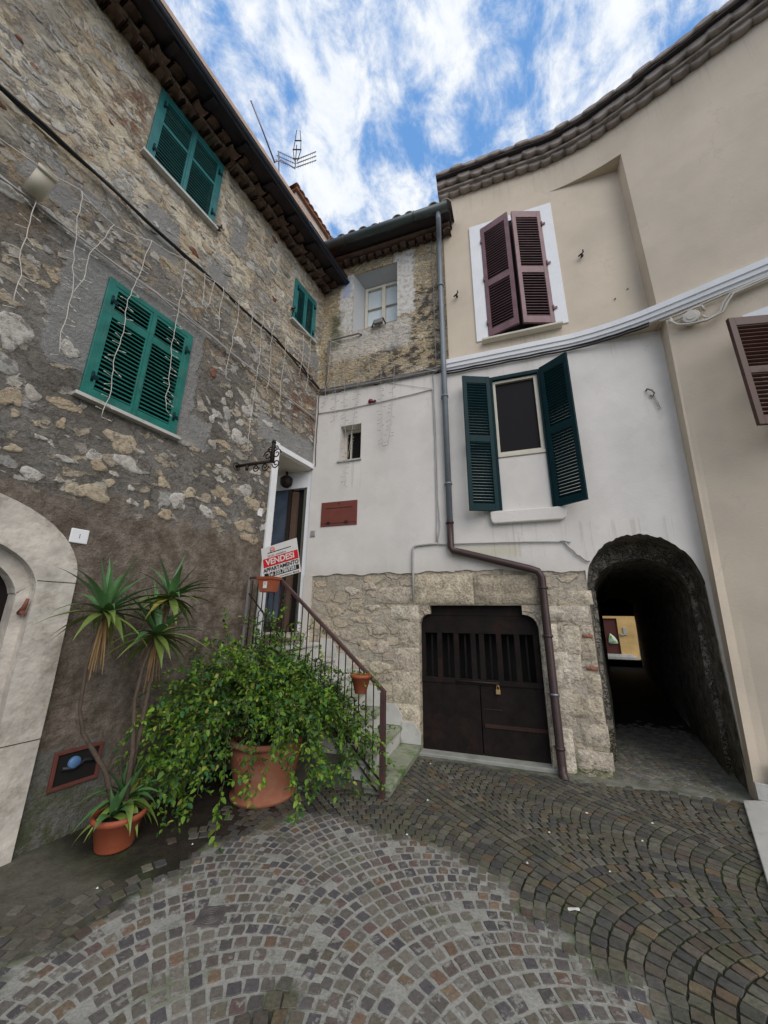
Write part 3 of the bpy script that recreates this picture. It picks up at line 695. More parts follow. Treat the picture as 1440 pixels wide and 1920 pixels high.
STN = [[-1.27,3.69,.11,.13],[-1.41,4.33,.05,.06],[-1.3,4.86,.08,.05],[-1.17,3.16,.07,.08],[-1.24,3.4,.06,.08],[-1.06,3.25,.05,.06],[-.92,3.77,.07,.07],[-1.12,3.05,.03,.03],[-.84,3.1,.03,.05],[-.98,3.03,.02,.03],[-.57,2.93,.05,.06],[-.52,2.86,.07,.05],[-.37,3.14,.15,.09],[-.29,2.96,.13,.06],[-.49,2.61,.11,.07],[-.4,2.73,.04,.04],[-.22,2.74,.03,.03],[-.64,2.58,.07,.05],[-.93,2.62,.08,.05],[.06,2.89,.05,.05],[.26,2.75,.09,.09],[.37,2.87,.07,.06],[-.18,2.61,.05,.03],[-.05,2.63,.03,.04],[.63,2.72,.11,.06],[.15,2.57,.08,.05],[.77,2.76,.09,.05],[.69,4.02,.06,.09],[.89,3.79,.11,.09],[1.0,4.23,.09,.09],[1.11,4.5,.1,.09],[.71,4.7,.05,.06],[.69,4.29,.05,.06],[.42,4.43,.05,.06],[-1.6,5.76,.07,.05],[-1.43,6.07,.05,.04],[-1.43,5.75,.08,.04],[-1.28,5.9,.05,.03],[-1.54,5.47,.05,.04],[-1.22,6.78,.05,.04],[-1.53,4.8,.1,.05],[-1.14,4.57,.03,.03],[1.26,3.44,.09,.05],[1.12,3.14,.12,.07],[1.1,2.67,.09,.06],[1.29,2.54,.12,.07],[.86,2.92,.07,.05],[-.01,6.15,.05,.04],[-.46,5.31,.06,.04],[-1.07,2.78,.05,.03],[-.94,2.93,.04,.02],[-1.23,4.53,.03,.03],[.73,5.13,.1,.05],[1.27,4.46,.09,.05],[1.38,4.22,.09,.05],[.55,3.55,.05,.05],[.5,3.85,.04,.05],[.62,4.15,.04,.05],[.9,4.0,.05,.05],[1.25,3.0,.12,.09],[1.3,2.1,.0,.0]]
scol = [(.62,.59,.54),(.52,.48,.42),(.66,.64,.60),(.58,.49,.36),(.52,.42,.30),(.44,.43,.40)]
for (x, z, a_, b_) in STN:
    if a_ == 0: continue
    c = random.choice(scol[3:5]+scol[:1]) if z < 3.2 else random.choice(scol[:3]+scol[:2]+scol[5:])
    if (x, z) == (.42, 4.43) : c = (.27,.10,.06)
    blob_stone(mb, x, z, a_, b_, .007+.05*min(a_, b_), c, random.uniform(-.3, .3))
def clear(x, z, a_):
    for (x0, x1, z0, z1) in ((-.8, .12, 3.35, 4.72), (-.8, .12, 6.3, 7.5), (1.55, 2.44, 1, 4.0), (1.6, 2.22, 6.2, 7.1), (-2.4, -.45, 0, 2.5), (-1.12, .24, 3.62, 4.86)):
        if x0-a_ < x < x1+a_ and z0-a_ < z < z1+a_: return False
    return True
done = [(s_[0], s_[1], max(s_[2:])) for s_ in STN]
for i in range(900):
    z = random.uniform(2.62, 7.5); x = random.uniform(-2.2, 2.35)
    a_ = random.choice([.02,.03,.04,.05,.07]) * random.uniform(.8, 1.3)
    if z > 5.2 and random.random() < .5: a_ *= .9
    if not clear(x, z, a_): continue
    if any(abs(x-q[0]) < (a_+q[2])*1.0 and abs(z-q[1]) < (a_*.6+q[2]*.8) for q in done): continue
    if z < 5 and random.random() < .78: continue
    if z > 5.2 and random.random() < .35: continue
    if z > 5.2: a_ *= 1.25
    if z < 5 and x > .35 and random.random() < .4: a_ *= 1.3
    done.append((x, z, a_)); c = random.choice(scol)
    if random.random() < .05: c = (.27,.11,.065)
    blob_stone(mb, x, z, a_, a_*random.uniform(.35, .65), .006+.05*a_, shade_(c, random.uniform(.75, 1.0)), random.uniform(-.35, .35))
mb.build('wall', [MAT['left'], MAT['fieldstone']], H1)
# body behind the wall so light does not pass
mb = MB(); mb.box(-7, 1.2, .95, 1.0, -.2, 8.2); mb.box(-7, 3.2, .4, 3.0, 7.9, 8.0)
mb.build('light_stop', MAT['dark'], H1)
# stone arch surround
sur = MB(); inn = [(-.74, 0)]; out = [(-.50, 0)]
def ell(cx, hw, z0, rz, t): return (cx+hw*cos(t), z0+rz*sin(t))
N_ = 26
ins = [(-.735, -.1), (-.74, 1.0)]+[ell(-1.4, .66, 1.75, .4, pi*k/N_) for k in range(N_+1)]+[(-2.06, 1.0), (-2.06, -.1)]
outs = [(-.495, -.1), (-.49, 1.0)]+[ell(-1.4, .90, 1.86, .60, pi*k/N_) for k in range(N_+1)]+[(-2.31, 1.0), (-2.31, -.1)]
def ring(mb, A, B, y0, y1):
    n_ = len(A)
    for i in range(n_-1):
        a0, a1, b0, b1 = A[i], A[i+1], B[i], B[i+1]
        mb.quad((b0[0], y0, b0[1]), (a0[0], y0, a0[1]), (a1[0], y0, a1[1]), (b1[0], y0, b1[1]))
    mb.sweep_edge(A[::-1], y0, y1); mb.sweep_edge(B, y0, y1)
ring(sur, ins, outs, -.045, .10)
ins2 = [(x+(.0 if z < 1.0 else 0)-.07*(1 if x > -1.4 else -1), z-.07*(z > 1.75)) for x, z in ins]
ring(sur, ins2, ins, .05, .20)
sur.build('door_surround', MAT['limestone'], H1, bevel=.012)
for a_ in (.62, 1.12, 1.6, 2.1, 2.6):
    pass
for (zz_) in (.72, 1.83):
    mb = MB(); mb.box(-.745, -.485, -.0475, -.04, zz_, zz_+.005); mb.build('joint', MAT['soil'], H1)
mb = MB(); mb.box(-2.1, -.68, .20, .25, -.1, 2.3); 
for k in range(6): mb.box(-2.0+k*.2, -2.0+k*.2+.19, .18, .20, 0, 2.2)
mb.build('door', MAT['oldwood'], H1, bevel=.004)
mb = MB(); mb.tube([(-.77, .02, 1.60), (-.77, -.02, 1.64), (-.765, -.03, 1.70)], [.02, .016, .010], 8); mb.tube([(-.77, .04, 1.60), (-.77, -.03, 1.60)], .016, 8)
mb.build('door_hook', simple('rusty_red', (.20,.07,.05), .7, .2, .4, 40), H1)
# windows with louvred shutters
def window_L(x0, x1, z0, z1, mat, zones, sillx=.04, far=False):
    h = z1-z0; wd = x1-x0; fr = MB(); t_ = .058
    fr.box(x0, x0+t_, -.03, .05, z0, z1); fr.box(x1-t_, x1, -.03, .05, z0, z1); fr.box(x0+t_, x1-t_, -.03, .05, z1-t_, z1)
    wdw = fr.build('window', mat, H1, bevel=.003)
    bk = MB(); bk.box(x0+t_, x1-t_, .12, .13, z0, z1); bk.build('pane', MAT['dark'], wdw)
    lw = (wd-2*t_)/2-.002
    lf = shutter_leaf(lw, h-t_-.006, zones, frame=.032)
    for mir, hx in ((False, x0+t_), (True, x1-t_)):
        leaf_at(lf, (hx, -.028 if not mir else -.028, z0+.003), 0, mir).build('shutter', mat, wdw, bevel=.002)
    st = MB(); st.box(x0+t_+lw-.016, x0+t_+lw+.020, -.042, -.028, z0+.004, z1-t_); st.build('meeting_stile', mat, wdw)
    hinges(wdw, [(x0+t_, -.036, z0+h*.16), (x0+t_, -.036, z0+h*.82), (x1-t_, -.036, z0+h*.16), (x1-t_, -.036, z0+h*.82)], MAT['cableg2'] if False else MAT['dgreen'])
    sl = MB(); sl.box(x0-sillx, x1+sillx, -.07, .1, z0-.035, z0-.001); sl.build('sill', MAT['marble'], wdw, bevel=.003)
    return wdw
window_L(-.79, .09, 3.42, 4.69, MAT['green'], [(.09, .87), (.955, 1.175)])
window_L(-.78, .09, 6.40, 7.48, MAT['green2'], [(.06, .60), (.64, .98)])
window_L(1.63, 2.20, 6.25, 7.10, MAT['green2'], [(.07, .74)])
# raised doorway with marble jamb, soffit, side wall (in the plane of the back wall) and glazed door
dw = MB()
dw.box(1.52, 1.625, -.03, .34, 1.2, 4.02)
dw.box(1.625, 2.425, -.03, .02, 3.92, 4.0)
dw.build('doorway', MAT['trim'], H1, bevel=.004)
dwp = MB(); dwp.box(1.6, 3.3, .02, 1.3, 3.90, 3.93); dwp.box(1.6, 3.3, .0, 1.3, 1.30, 1.355); dwp.box(1.55, 1.6, .34, 1.3, 1.3, 3.93)
pr = dwp.build('porch', MAT['cream'], H1)
# back-wall plane expressed in FL coordinates
def B2L(x, y, z):
    p = FB.w(x, y, z)-FL.P; q = FL.R.transposed() @ p; return (q.x, q.y, z)
def bbox(mb, x0, x1, y0, y1, z0, z1):
    pts = [(x0,y0,z0),(x1,y0,z0),(x1,y1,z0),(x0,y1,z0),(x0,y0,z1),(x1,y0,z1),(x1,y1,z1),(x0,y1,z1)]
    mb.add([B2L(*p) for p in pts], [(0,3,2,1),(4,5,6,7),(0,1,5,4),(1,2,6,5),(2,3,7,6),(3,0,4,7)])
sw = MB(); bbox(sw, -4.3, -3.23, .0, .06, 3.62, 3.9); bbox(sw, -3.26, -3.185, -.004, .06, 1.30, 3.9); bbox(sw, -4.4, -3.2, .35, .4, 1.3, 3.9); bbox(sw, -3.225, -3.19, .06, .35, 1.3, 3.9)
sw.build('porch_side', MAT['trim'], H1)
gd = MB(); bbox(gd, -4.2, -3.62, .02, .045, 1.36, 3.62); gdo = gd.build('glazed_door', MAT['glassb'], H1)
gd = MB(); bbox(gd, -3.62, -3.55, .01, .06, 1.36, 3.62); bbox(gd, -4.2, -3.62, .01, .06, 1.36, 1.5); gd.build('door_frame', MAT['iron'], gdo)
gd = MB(); bbox(gd, -3.53, -3.43, .0, .05, 1.36, 3.56); gd.build('timber_post', simple('timber', (.10,.062,.042), .6, .15, .2, 18), H1)
gd = MB(); bbox(gd, -3.55, -3.33, .09, .12, 1.36, 3.62); gd.build('dark_gap', MAT['dark'], H1)
gd = MB(); bbox(gd, -3.33, -3.225, .03, .06, 1.36, 3.62); gd.build('door_leaf', simple('grey_green_door', (.12,.12,.10), .6, .1, .1, 18), H1)
gd = MB(); bbox(gd, -3.7, -3.2, -.12, -.0, 1.25, 1.36); gd.build('threshold', MAT['marble'], H1, bevel=.006)
# eaves: two rows of projecting terracotta tiles, soffit, fascia and roof
ev = MB(); xx = -4.5; i = 0
while xx < 2.5:
    coppo(ev, (xx, .02, 7.50+random.uniform(-.012, .012)), (0.03, -1, -.06), (0, 0, 1), .078, .17+random.uniform(-.02, .03), .016, 7, True, .95)
    coppo(ev, (xx+.085, .02, 7.60+random.uniform(-.012, .012)), (0.0, -1, -.05), (0, 0, 1), .078, .28+random.uniform(-.03, .03), .016, 7, i % 3 != 0, .95)
    xx += .166; i += 1
ev.build('eaves_tiles', MAT['tiled'], H1)
em = MB()
for k in range(0, 60):
    x0 = -4.5+k*.118; em.obox((x0, -.05, 7.565+random.uniform(-.01, .01)), (.055, 0, 0), (0, .08+random.uniform(0, .04), 0), (0, 0, .022))
em.build('eaves_mortar', simple('eave_mortar', (.17,.135,.10), .95, .3, .8, 20), H1)
so = MB(); so.add([(-7, .02, 7.70), (2.60, .02, 7.70), (2.62, -.46, 7.62), (-7, -.46, 7.62), (-7, .02, 7.73), (2.60, .02, 7.73), (2.62, -.46, 7.65), (-7, -.46, 7.65)], [(0,3,2,1),(4,5,6,7),(0,1,5,4),(1,2,6,5),(2,3,7,6),(3,0,4,7)])
k = -4.4
while k < 2.5: so.obox((k, -.22, 7.64), (.035, 0, 0), (0, .21, .033), (0, -.003, .03)); k += .5
so.build('soffit', MAT['soffit'], H1)
gu = MB(); gu.box(-7, 2.64, -.475, -.455, 7.60, 7.74); gu.tube([(-7, -.485, 7.65), (2.64, -.485, 7.65)], .030, 10); gu.build('gutter', MAT['gutter'], H1)
gu = MB(); gu.box(-7, 1.3, -.525, -.505, 7.665, 7.735); gu.build('sunlit_lip', MAT['tan'], H1)  # tan lip strip, sun's warm reflection on the gutter edge put into its colour
rf = MB(); k = -7
while k < 2.7: coppo(rf, (k, -.30, 7.80), (0, 1, .33), (0, -.33, 1), .09, 3.6, .02, 6); k += .19
rf.add([(-7, -.48, 7.77), (2.7, -.48, 7.77), (2.7, 3.2, 8.98), (-7, 3.2, 8.98)], [(0,1,2,3)])
rf.build('roof', MAT['tile'], H1)
# raised brick part of the roof behind the eave
ch = MB(); ch.box(2.42, 4.6, 1.0, 2.2, 8.3, 10.92)
cb, n = newmat('sunlit_brick'); v = n.obj(); x, y, z = n.xyz(v)
br = n('TexBrick', {'Vector': n.comb(n.m('ADD', x, y), z, 0), 'Color1': (.42,.20,.12,1), 'Color2': (.50,.40,.30,1), 'Mortar': (.50,.46,.40,1), 'Scale': 1.0, 'Mortar Size': .018, 'Brick Width': .26, 'Row Height': .08})
n.finish(n.mix(n.step(n.noise(v, 4, 5), .45, .6), br.outputs[0], (.52,.46,.38)), .9, n.noise(v, 25, 5), .5, .02)  # sunlit look is put into the pale brick colours
ch.build('chimney_stack', cb, H1)
ct = MB(); k = 2.38
while k < 4.6: coppo(ct, (k, .9, 10.95), (0, 1, .1), (0, 0, 1), .085, 1.4, .02, 6); k += .17
ct.box(2.36, 4.6, .93, 2.25, 10.90, 10.95)
ct.build('chimney_tiles', MAT['tile'], H1)
# niche with meter in red frame
nc = MB(); x0, x1, z0, z1 = -.36, -.03, .33, .59
for (a_, b_, c_, d_) in ((x0, x1, z0, z0+.025), (x0, x1, z1-.025, z1), (x0, x0+.025, z0+.025, z1-.025), (x1-.025, x1, z0+.025, z1-.025)): nc.box(a_, b_, -.02, .03, c_, d_)
N1 = thing('meter_niche', 'rust red framed meter box low in the damp left wall behind the yucca', 'meter box', FL, (-.2, 0, .33))
nc.build('frame', simple('niche_red', (.14,.045,.035), .6, .2, .2, 30), N1, bevel=.003)
nb = MB(); nb.box(x0+.025, x1-.025, -.006, -.003, z0+.025, z1-.025); nb.build('recess_shade', MAT['dark'], N1)  # flat dark sheet standing in for the shade inside the niche
nb = MB(); nb.lathe((-.22, -.004, .49), [(.001, -.028), (.035, -.028), (.042, -.02), (.042, 0)], 20, 'y'); nb.build('meter_dial', MAT['smallg'], N1)
nb = MB(); nb.tube([(-.3, -.02, .47), (-.22, -.02, .45), (-.15, -.02, .49), (-.08, -.02, .47)], .014, 8); nb.build('pipe', MAT['cableb'], N1)

# ============================================================ CORNER HOUSE (frame FB, left of the drainpipe)
H2 = thing('corner_house', 'narrow corner house with yellow rubble upper storey over white plaster and a small deep window', 'house', FB)
mb = MB(); XL, XR = -3.18, -.93
mb.panel(XL-.4, -2.57, 5.3, 8.35, 0, .1, 12)
mb.panel(-2.57, -1.73, 5.3, 6.50, 0, .1, 6); mb.panel(-2.57, -1.73, 7.80, 8.35, 0, .1, 4); mb.panel(-1.73, -.88, 5.3, 8.35, 0, .1, 12)
mb.sweep_edge([(-2.57, 6.5), (-2.57, 7.8), (-1.73, 7.8), (-1.73, 6.5)], 0, .02)
mb.build('upper_wall', MAT['upper'], H2)
mb = MB(); mb.add([(-2.57,.02,6.5),(-2.44,.30,6.5),(-2.44,.30,7.66),(-2.57,.02,7.8),(-1.73,.02,7.8),(-1.70,.30,7.66),(-1.70,.30,6.5),(-1.73,.02,6.5)], [(0,1,2,3),(3,2,5,4),(4,5,6,7),(7,6,1,0)])
mb.build('window_reveal', plaster('reveal_plaster', (.46,.47,.48), (.36,.35,.32)), H2)
wn = MB(); wx0, wx1, wz0, wz1 = -2.44, -1.70, 6.5, 7.66; wm = (wx0+wx1)/2
for a_ in (wx0, wm-.035, wx1-.05): wn.box(a_, a_+(.07 if a_ == wm-.035 else .05), .25, .30, wz0, wz1)
wn.box(wx0+.05, wx1-.05, .255, .30, wz1-.05, wz1); wn.box(wx0+.05, wx1-.05, .255, .30, wz0, wz0+.04)
for zz_ in (.27, .66):
    for (a_, b_) in ((wx0+.05, wm-.035), (wm+.035, wx1-.05)): wn.box(a_, b_, .262, .30, wz0+zz_, wz0+zz_+.014)
win = wn.build('window', MAT['cream'], H2, bevel=.003)
pn = MB(); pn.box(wx0+.05, wx1-.05, .30, .305, wz0+.30, wz1); pn.build('pane', MAT['curtain'], win)
pn = MB(); pn.box(wx0+.05, wx1-.05, .30, .305, wz0, wz0+.30); pn.build('curtain', MAT['pinkcurt'], win)
# white lower wall
mb = MB(); jag = lambda x: 2.185+.012*sin(x*9)+.008*sin(x*23)
jt = lambda x: 5.30+.02*sin(x*7)+.012*sin(x*19)
mb.panel(XL, -2.70, jag, jt, -.02, .05, 16); mb.panel(-2.70, -2.33, jag, 4.0, -.02, .05, 8); mb.panel(-2.70, -2.33, 4.62, jt, -.02, .05, 4); mb.panel(-2.33, XR, jag, jt, -.02, .05, 16)
mb.sweep_edge([(-2.70, 4.0), (-2.70, 4.62), (-2.33, 4.62), (-2.33, 4.0)], -.02, .2)
n_ = 40
for fz in (jag, jt): mb.sweep_edge([(XL+(XR-XL)*i/n_, fz(XL+(XR-XL)*i/n_)) for i in range(n_+1)][::-1 if fz is jt else 1], -.02, .004)
mb.box(-3.19, -3.06, -.03, .0, 1.15, 2.2)
mb.build('plaster_wall', MAT['white'], H2)
wn = MB(); x0, x1, z0, z1 = -2.70, -2.33, 4.0, 4.62
wn.box(x0, x0+.05, .15, .19, z0, z1); wn.box(x1-.04, x1, .15, .19, z0, z1); wn.box(x0+.05, x1-.04, .15, .19, z1-.05, z1); wn.box(x0+.05, x1-.04, .15, .19, z0, z0+.04); wn.box(x0+.11, x0+.135, .155, .19, z0+.04, z1-.05)
win = wn.build('small_window', MAT['cream'], H2, bevel=.003)
wn = MB(); wn.box(x0+.02, x1-.02, .19, .195, z0, z1); wn.build('pane', MAT['glass'], win)
wn = MB(); wn.box(x0-.03, x1+.02, -.05, .19, z0-.03, z0-.001); wn.build('sill', MAT['marble'], win, bevel=.003)
# eaves and roof
ev = MB(); xx = -3.6
while xx < -.72:
    coppo(ev, (xx, .02, 8.0), (0, -1, -.03), (0, 0, 1), .075, .16+random.uniform(-.02, .02), .015, 7); xx += .155
ev.box(-3.6, -.75, -.2, .02, 8.075, 8.10)
ev.build('eaves_tiles', simple('shaded_tile', (.15,.10,.08), .9, .3, .4, 16), H2)
so = MB(); so.add([(-3.8, .02, 8.16), (-.72, .02, 8.16), (-.72, -.36, 8.10), (-3.8, -.36, 8.10), (-3.8, .02, 8.2), (-.72, .02, 8.2), (-.72, -.36, 8.14), (-3.8, -.36, 8.14)], [(0,3,2,1),(4,5,6,7),(0,1,5,4),(1,2,6,5),(2,3,7,6),(3,0,4,7)])
so.build('soffit', MAT['soffit'], H2)
gu = MB(); vs = []; n_ = 10
for x in (-3.7, -.74):
    for rr in (.085, .075):
        for k in range(n_+1): a_ = pi*k/n_; vs.append((x, -.42-rr*cos(a_), 8.16-rr*sin(a_)))
m_ = n_+1; fs = []
for k in range(n_): fs += [(k+1, k, 2*m_+k, 2*m_+k+1), (m_+k, m_+k+1, 3*m_+k+1, 3*m_+k)]
fs += [tuple(range(m_))+tuple(range(2*m_-1, m_-1, -1)), tuple(range(3*m_-1, 2*m_-1, -1))+tuple(range(3*m_, 4*m_)), (0, m_, 3*m_, 2*m_), (m_-1, 3*m_-1, 4*m_-1, 2*m_-1)]
gu.smooth = True; gu.add(vs, fs)
for x in (-3.3, -2.6, -1.9, -1.3): gu.tube([(x, -.5, 8.18), (x, -.5, 8.12), (x, -.44, 8.06), (x, -.36, 8.09)], .008, 6)
gu.build('gutter', simple('green_grey_gutter', (.075,.095,.095), .35, .25, .1, 8, metallic=.3, dirt=(.11,.09,.07), dirt_amt=.5), H2)
rf = MB(); xx = -3.7
while xx < -.75:
    coppo(rf, (xx, -.44+random.uniform(-.03, .03), 8.19+random.uniform(-.01, .01)), (0, 1, .3), (0, -.3, 1), .085, 4.5, .018, 7, True, .95); xx += .21
rf.add([(-4, -.40, 8.17), (-.76, -.40, 8.17), (-.76, 4.2, 9.55), (-4, 4.2, 9.55)], [(0,1,2,3)])
rf.build('roof', MAT['tileg'], H2)
mb = MB(); mb.box(-4.4, -.9, .42, .5, 1.0, 8.2); mb.box(-3.15, 1.9, 2.0, 2.1, -.1, 2.6) if False else None
mb.build('light_stop', MAT['dark'], H2)  # unseen dark wall, stops light passing through the house

# ============================================================ PLASTERED HOUSE WITH GARAGE AND PASSAGE (frame FB)
H3 = thing('plastered_house', 'tall beige and white plastered house curving right over a dark arched passage', 'house', FB)
CP = [(-.93,0),(.45,0),(.85,0),(1.10,-.03),(1.36,-.08),(1.62,-.15),(1.85,-.235),(2.1,-.33),(2.33,-.425),(2.75,-.59),(3.2,-.78),(4.5,-1.33),(7.5,-2.6)]
def cy(x):
    for (a_, b_) in zip(CP[:-1], CP[1:]):
        if a_[0] <= x <= b_[0]+1e-9: return a_[1]+(b_[1]-a_[1])*(x-a_[0])/(b_[0]-a_[0])
    return CP[-1][1] if x > 0 else 0.0
def cn(x):
    d = Vector((.1, cy(x+.05)-cy(x-.05))); d.normalize(); return Vector((d.y, -d.x))    # outward (towards -y)
ZT, ZM = 8.90, 5.36
XI = 1.83
mb = MB()
mb.panel(-.93, .85, ZM-.1, ZT, 0, .1, 10)
mb.panel(.85, XI, ZM-.1, 8.30, -.001, .1, 10)
mb.panel(.85, XI, 8.30, ZT, cy, .08, 3); mb.panel(XI, 7.5, ZM-.06, ZT, cy, .08, 10)
xs = [.85+(XI-.85)*i/12 for i in range(13)]
mb.add([(x, cy(x), 8.30) for x in xs]+[(x, 0.002, 8.30) for x in xs], [(i, i+1, 14+i, 13+i) for i in range(12)])
mb.quad((XI, 0, 8.30), (XI, cy(XI), 8.30), (XI, cy(XI), ZM-.1), (XI, 0, ZM-.1))
mb.quad((-.93, 0, ZT), (-.93, 0, ZM-.1), (-.93, 1.5, ZM-.1), (-.93, 1.5, ZT))
mb.smooth = False
mb.build('upper_wall', MAT['beige'], H3)
# lower right wall (beige), leaning edge
mb = MB(); ex = lambda z: 1.745+.135*(z/5.3); eo = lambda z: .12*(1-z/5.3)
vs = []; NXX = 30; NZ = 12
for j in range(NZ+1):
    z = -.1+5.4*j/NZ
    for i in range(NXX+1):
        t = i/NXX; x0 = ex(z); x = x0+(7.5-x0)*t**1.6; vs.append((x, cy(max(x, 1.87))*1.0+eo(z)*(1 if t < .99 else 1), z))
fs = [(j*(NXX+1)+i, j*(NXX+1)+i+1, (j+1)*(NXX+1)+i+1, (j+1)*(NXX+1)+i) for j in range(NZ) for i in range(NXX)]
mb.add(vs, fs)
for j in range(NZ):
    a_ = vs[j*(NXX+1)]; b_ = vs[(j+1)*(NXX+1)]
    mb.quad((a_[0]+.02, .05, a_[2]), a_, b_, (b_[0]+.02, .05, b_[2]))
mb.build('right_wall', MAT['beige'], H3)
# white lower wall with window and arch
AX0, AX1, ASP, ARI = .62, 1.765, 1.92, .64
acx, ahw = (AX0+AX1)/2, (AX1-AX0)/2
arch = lambda x: ASP+ARI*max(0, 1-((x-acx)/ahw)**2)**.46+.006*sin(x*31)+.005*sin(x*57+1)+.004*sin(x*97)
jb = lambda x: 2.14+.055*math.exp(-((x+.62)/.75)**2)+.010*sin(x*13)+.006*sin(x*31)
mb = MB(); gx0, gx1, gz0, gz1 = -.31, .40, 2.955, 5.02
mb.panel(-.93, gx0, jb, 5.32, -.018, .05, 14); mb.panel(gx0, gx1, jb, gz0, -.018, .05, 6); mb.panel(gx0, gx1, gz1, 5.32, -.018, .05, 3)
mb.panel(gx1, AX0, jb, 5.32, -.018, .03, 14); mb.panel(AX0, AX1, lambda x: max(arch(x), 2.0), 5.32, -.018, .02, 14)
mb.panel(AX1, 1.90, lambda x: .35+.03*sin(x*90), 5.32, -.018, .03, 14)
mb.sweep_edge([(gx0, gz0), (gx0, gz1), (gx1, gz1), (gx1, gz0)], -.018, .12)
n_ = 60; mb.sweep_edge([(-.93+(AX0+.93)*i/n_, jb(-.93+(AX0+.93)*i/n_)) for i in range(n_+1)], -.018, .003)
mb.build('plaster_wall', MAT['white'], H3)
# soffit below the overhanging moulding
mb = MB(); xs = [.45+(1.9-.45)*i/16 for i in range(17)]
mb.add([(x, cy(x)-.0, 5.28) for x in xs]+[(x, .01, 5.28) for x in xs], [(i+1, i, 17+i, 18+i) for i in range(16)])
mb.build('overhang_soffit', MAT['beige'], H3)
# white moulding following the curve
mo = MB(); prof = [(0, 5.27), (.028, 5.27), (.034, 5.31), (.055, 5.315), (.06, 5.37), (.075, 5.375), (.078, 5.45), (.04, 5.47), (0, 5.475)]
xs = [-.93+(7.4+.93)*i/110 for i in range(111)]; vs = []
for x in xs:
    nn = cn(x)
    for (o_, z) in prof: vs.append((x+nn.x*o_, cy(x)+nn.y*o_-.001, z))
m_ = len(prof); mo.add(vs, [(i*m_+k, (i+1)*m_+k, (i+1)*m_+k+1, i*m_+k+1) for i in range(110) for k in range(m_-1)]+[tuple(range(m_))])
mo.build('moulding', MAT['trim'], H3)
# curved eaves
def band(mbx, o0, o1, z0, z1):
    vs = []
    for x in xs:
        nn = cn(x)
        for (o_, z) in ((o0, z0), (o1, z0), (o1, z1), (o0, z1)): vs.append((x+nn.x*o_, cy(x)+nn.y*o_, z))
    fs = [(i*4+k, (i+1)*4+k, (i+1)*4+(k+1) % 4, i*4+(k+1) % 4) for i in range(110) for k in range(4)]+[(3,2,1,0)]
    mbx.add(vs, fs)
def scallop(mbx, o_, z0, z1, amp, pitch, ph=0.0, up_=0.0):
    """cornice of barrel shaped tiles set in mortar: scalloped lower edge, flat front"""
    n_ = 8; x = -.93; k = 0; vs = []
    while x < 6.6:
        nn = cn(x); t = ((k+ph*n_) % n_)/n_; jj = math.sin(k//n_*7.7)*.006
        zb = z0-amp*(abs(sin(pi*t))**.7)+jj; oo = o_+.012*math.sin((k+int(ph*n_))//n_*3.9)
        zt_ = z1+up_*abs(sin(pi*t))
        for (q, z) in ((-.03, zb+.02), (oo-.015, zb), (oo, zb+.012), (oo, zt_), (-.03, zt_)): vs.append((x+nn.x*q, cy(x)+nn.y*q, z))
        x += pitch/n_; k += 1
    mbx.add(vs, [(i*5+j, (i+1)*5+j, (i+1)*5+j+1, i*5+j+1) for i in range(k-1) for j in range(4)]+[(4,3,2,1,0)])
b = MB(); scallop(b, .10, 8.91, 8.945, .045, .19); b.build('eaves_row', MAT['tileg'], H3)
b = MB(); band(b, -.05, .145, 8.945, 8.985); b.build('eaves_band', MAT['tileg'], H3)
b = MB(); scallop(b, .21, 9.045, 9.10, .062, .215, .3); b.build('eaves_row', MAT['tileg'], H3)
b = MB(); band(b, -.05, .27, 9.10, 9.125); b.build('eaves_board', MAT['soffit'], H3)
b = MB(); scallop(b, .30, 9.15, 9.185, .022, .215, .8, .018); b.build('eaves_tiles', MAT['tileg'], H3)
mb = MB(); vs = [(x_, cy(x_)+.1, 9.13) for x_ in xs]+[(x_+.3, cy(x_)+3.2, 10.1) for x_ in xs]
mb.add(vs, [(i, i+1, 112+i, 111+i) for i in range(110)]); mb.add([(-.93, -.0, 9.12), (-.93, 3, 9.12), (-.93, 3.2, 10.1), (-.93, 0, 9.2)], [(0,1,2,3)])
mb.build('roof', MAT['tile'], H3)
mb = MB(); mb.box(-.9, 7, 3.0, 3.1, 2.6, 10); mb.box(-.9, 6.5, .45, 3.1, 8.7, 8.8); mb.box(-.6, .5, .3, .34, 2.9, 8.2); mb.build('light_stop', MAT['dark'], H3)  # unseen dark walls and roof slab, put in to block light
# stone base with garage opening
GX0, GX1 = -1.42, .04
def gtop(x):
    if x < -1.28: return 1.58+.14*sqrt(max(0, 1-((x+1.28)/.14)**2))-.0
    if x > -.13: return 1.56+.16*sqrt(max(0, 1-((x+.13)/.17)**2))
    return 1.75
def gt(x):
    if -1.28 <= x <= -.13: return 1.75
    if x < -1.28: t = (x-GX0)/(-1.28-GX0); return 1.50+.14*sqrt(max(0, 1-(1-t)**2))
    t = (GX1-x)/(GX1+.13); return 1.48+.16*sqrt(max(0, 1-(1-t)**2))
mb = MB()
mb.panel(-3.25, GX0, -.1, 2.3, 0, .08, 12); mb.panel(GX0, -1.2801, gt, 2.3, 0, .02, 4); mb.panel(-1.28, -.13, 1.75, 2.3, 0, .1, 4); mb.panel(-.1299, GX1, gt, 2.3, 0, .02, 4)
mb.panel(GX1, AX0, -.1, 2.3, 0, .08, 12)
mb.panel(AX1, 1.80, -.1, 1.97, 0.002, .03, 12)
prf = [(GX0, -.1)]+[(GX0+(-1.28-GX0)*i/8, gt(GX0+(-1.28-GX0)*i/8-1e-5)) for i in range(9)]+[(-1.28, 1.75), (-.13, 1.75)]+[(-.13+(GX1+.13)*i/8, gt(-.13+(GX1+.13)*i/8+1e-5)) for i in range(9)]+[(GX1, -.1)]
mb.sweep_edge(prf, 0, .16)
mb.cur = 1
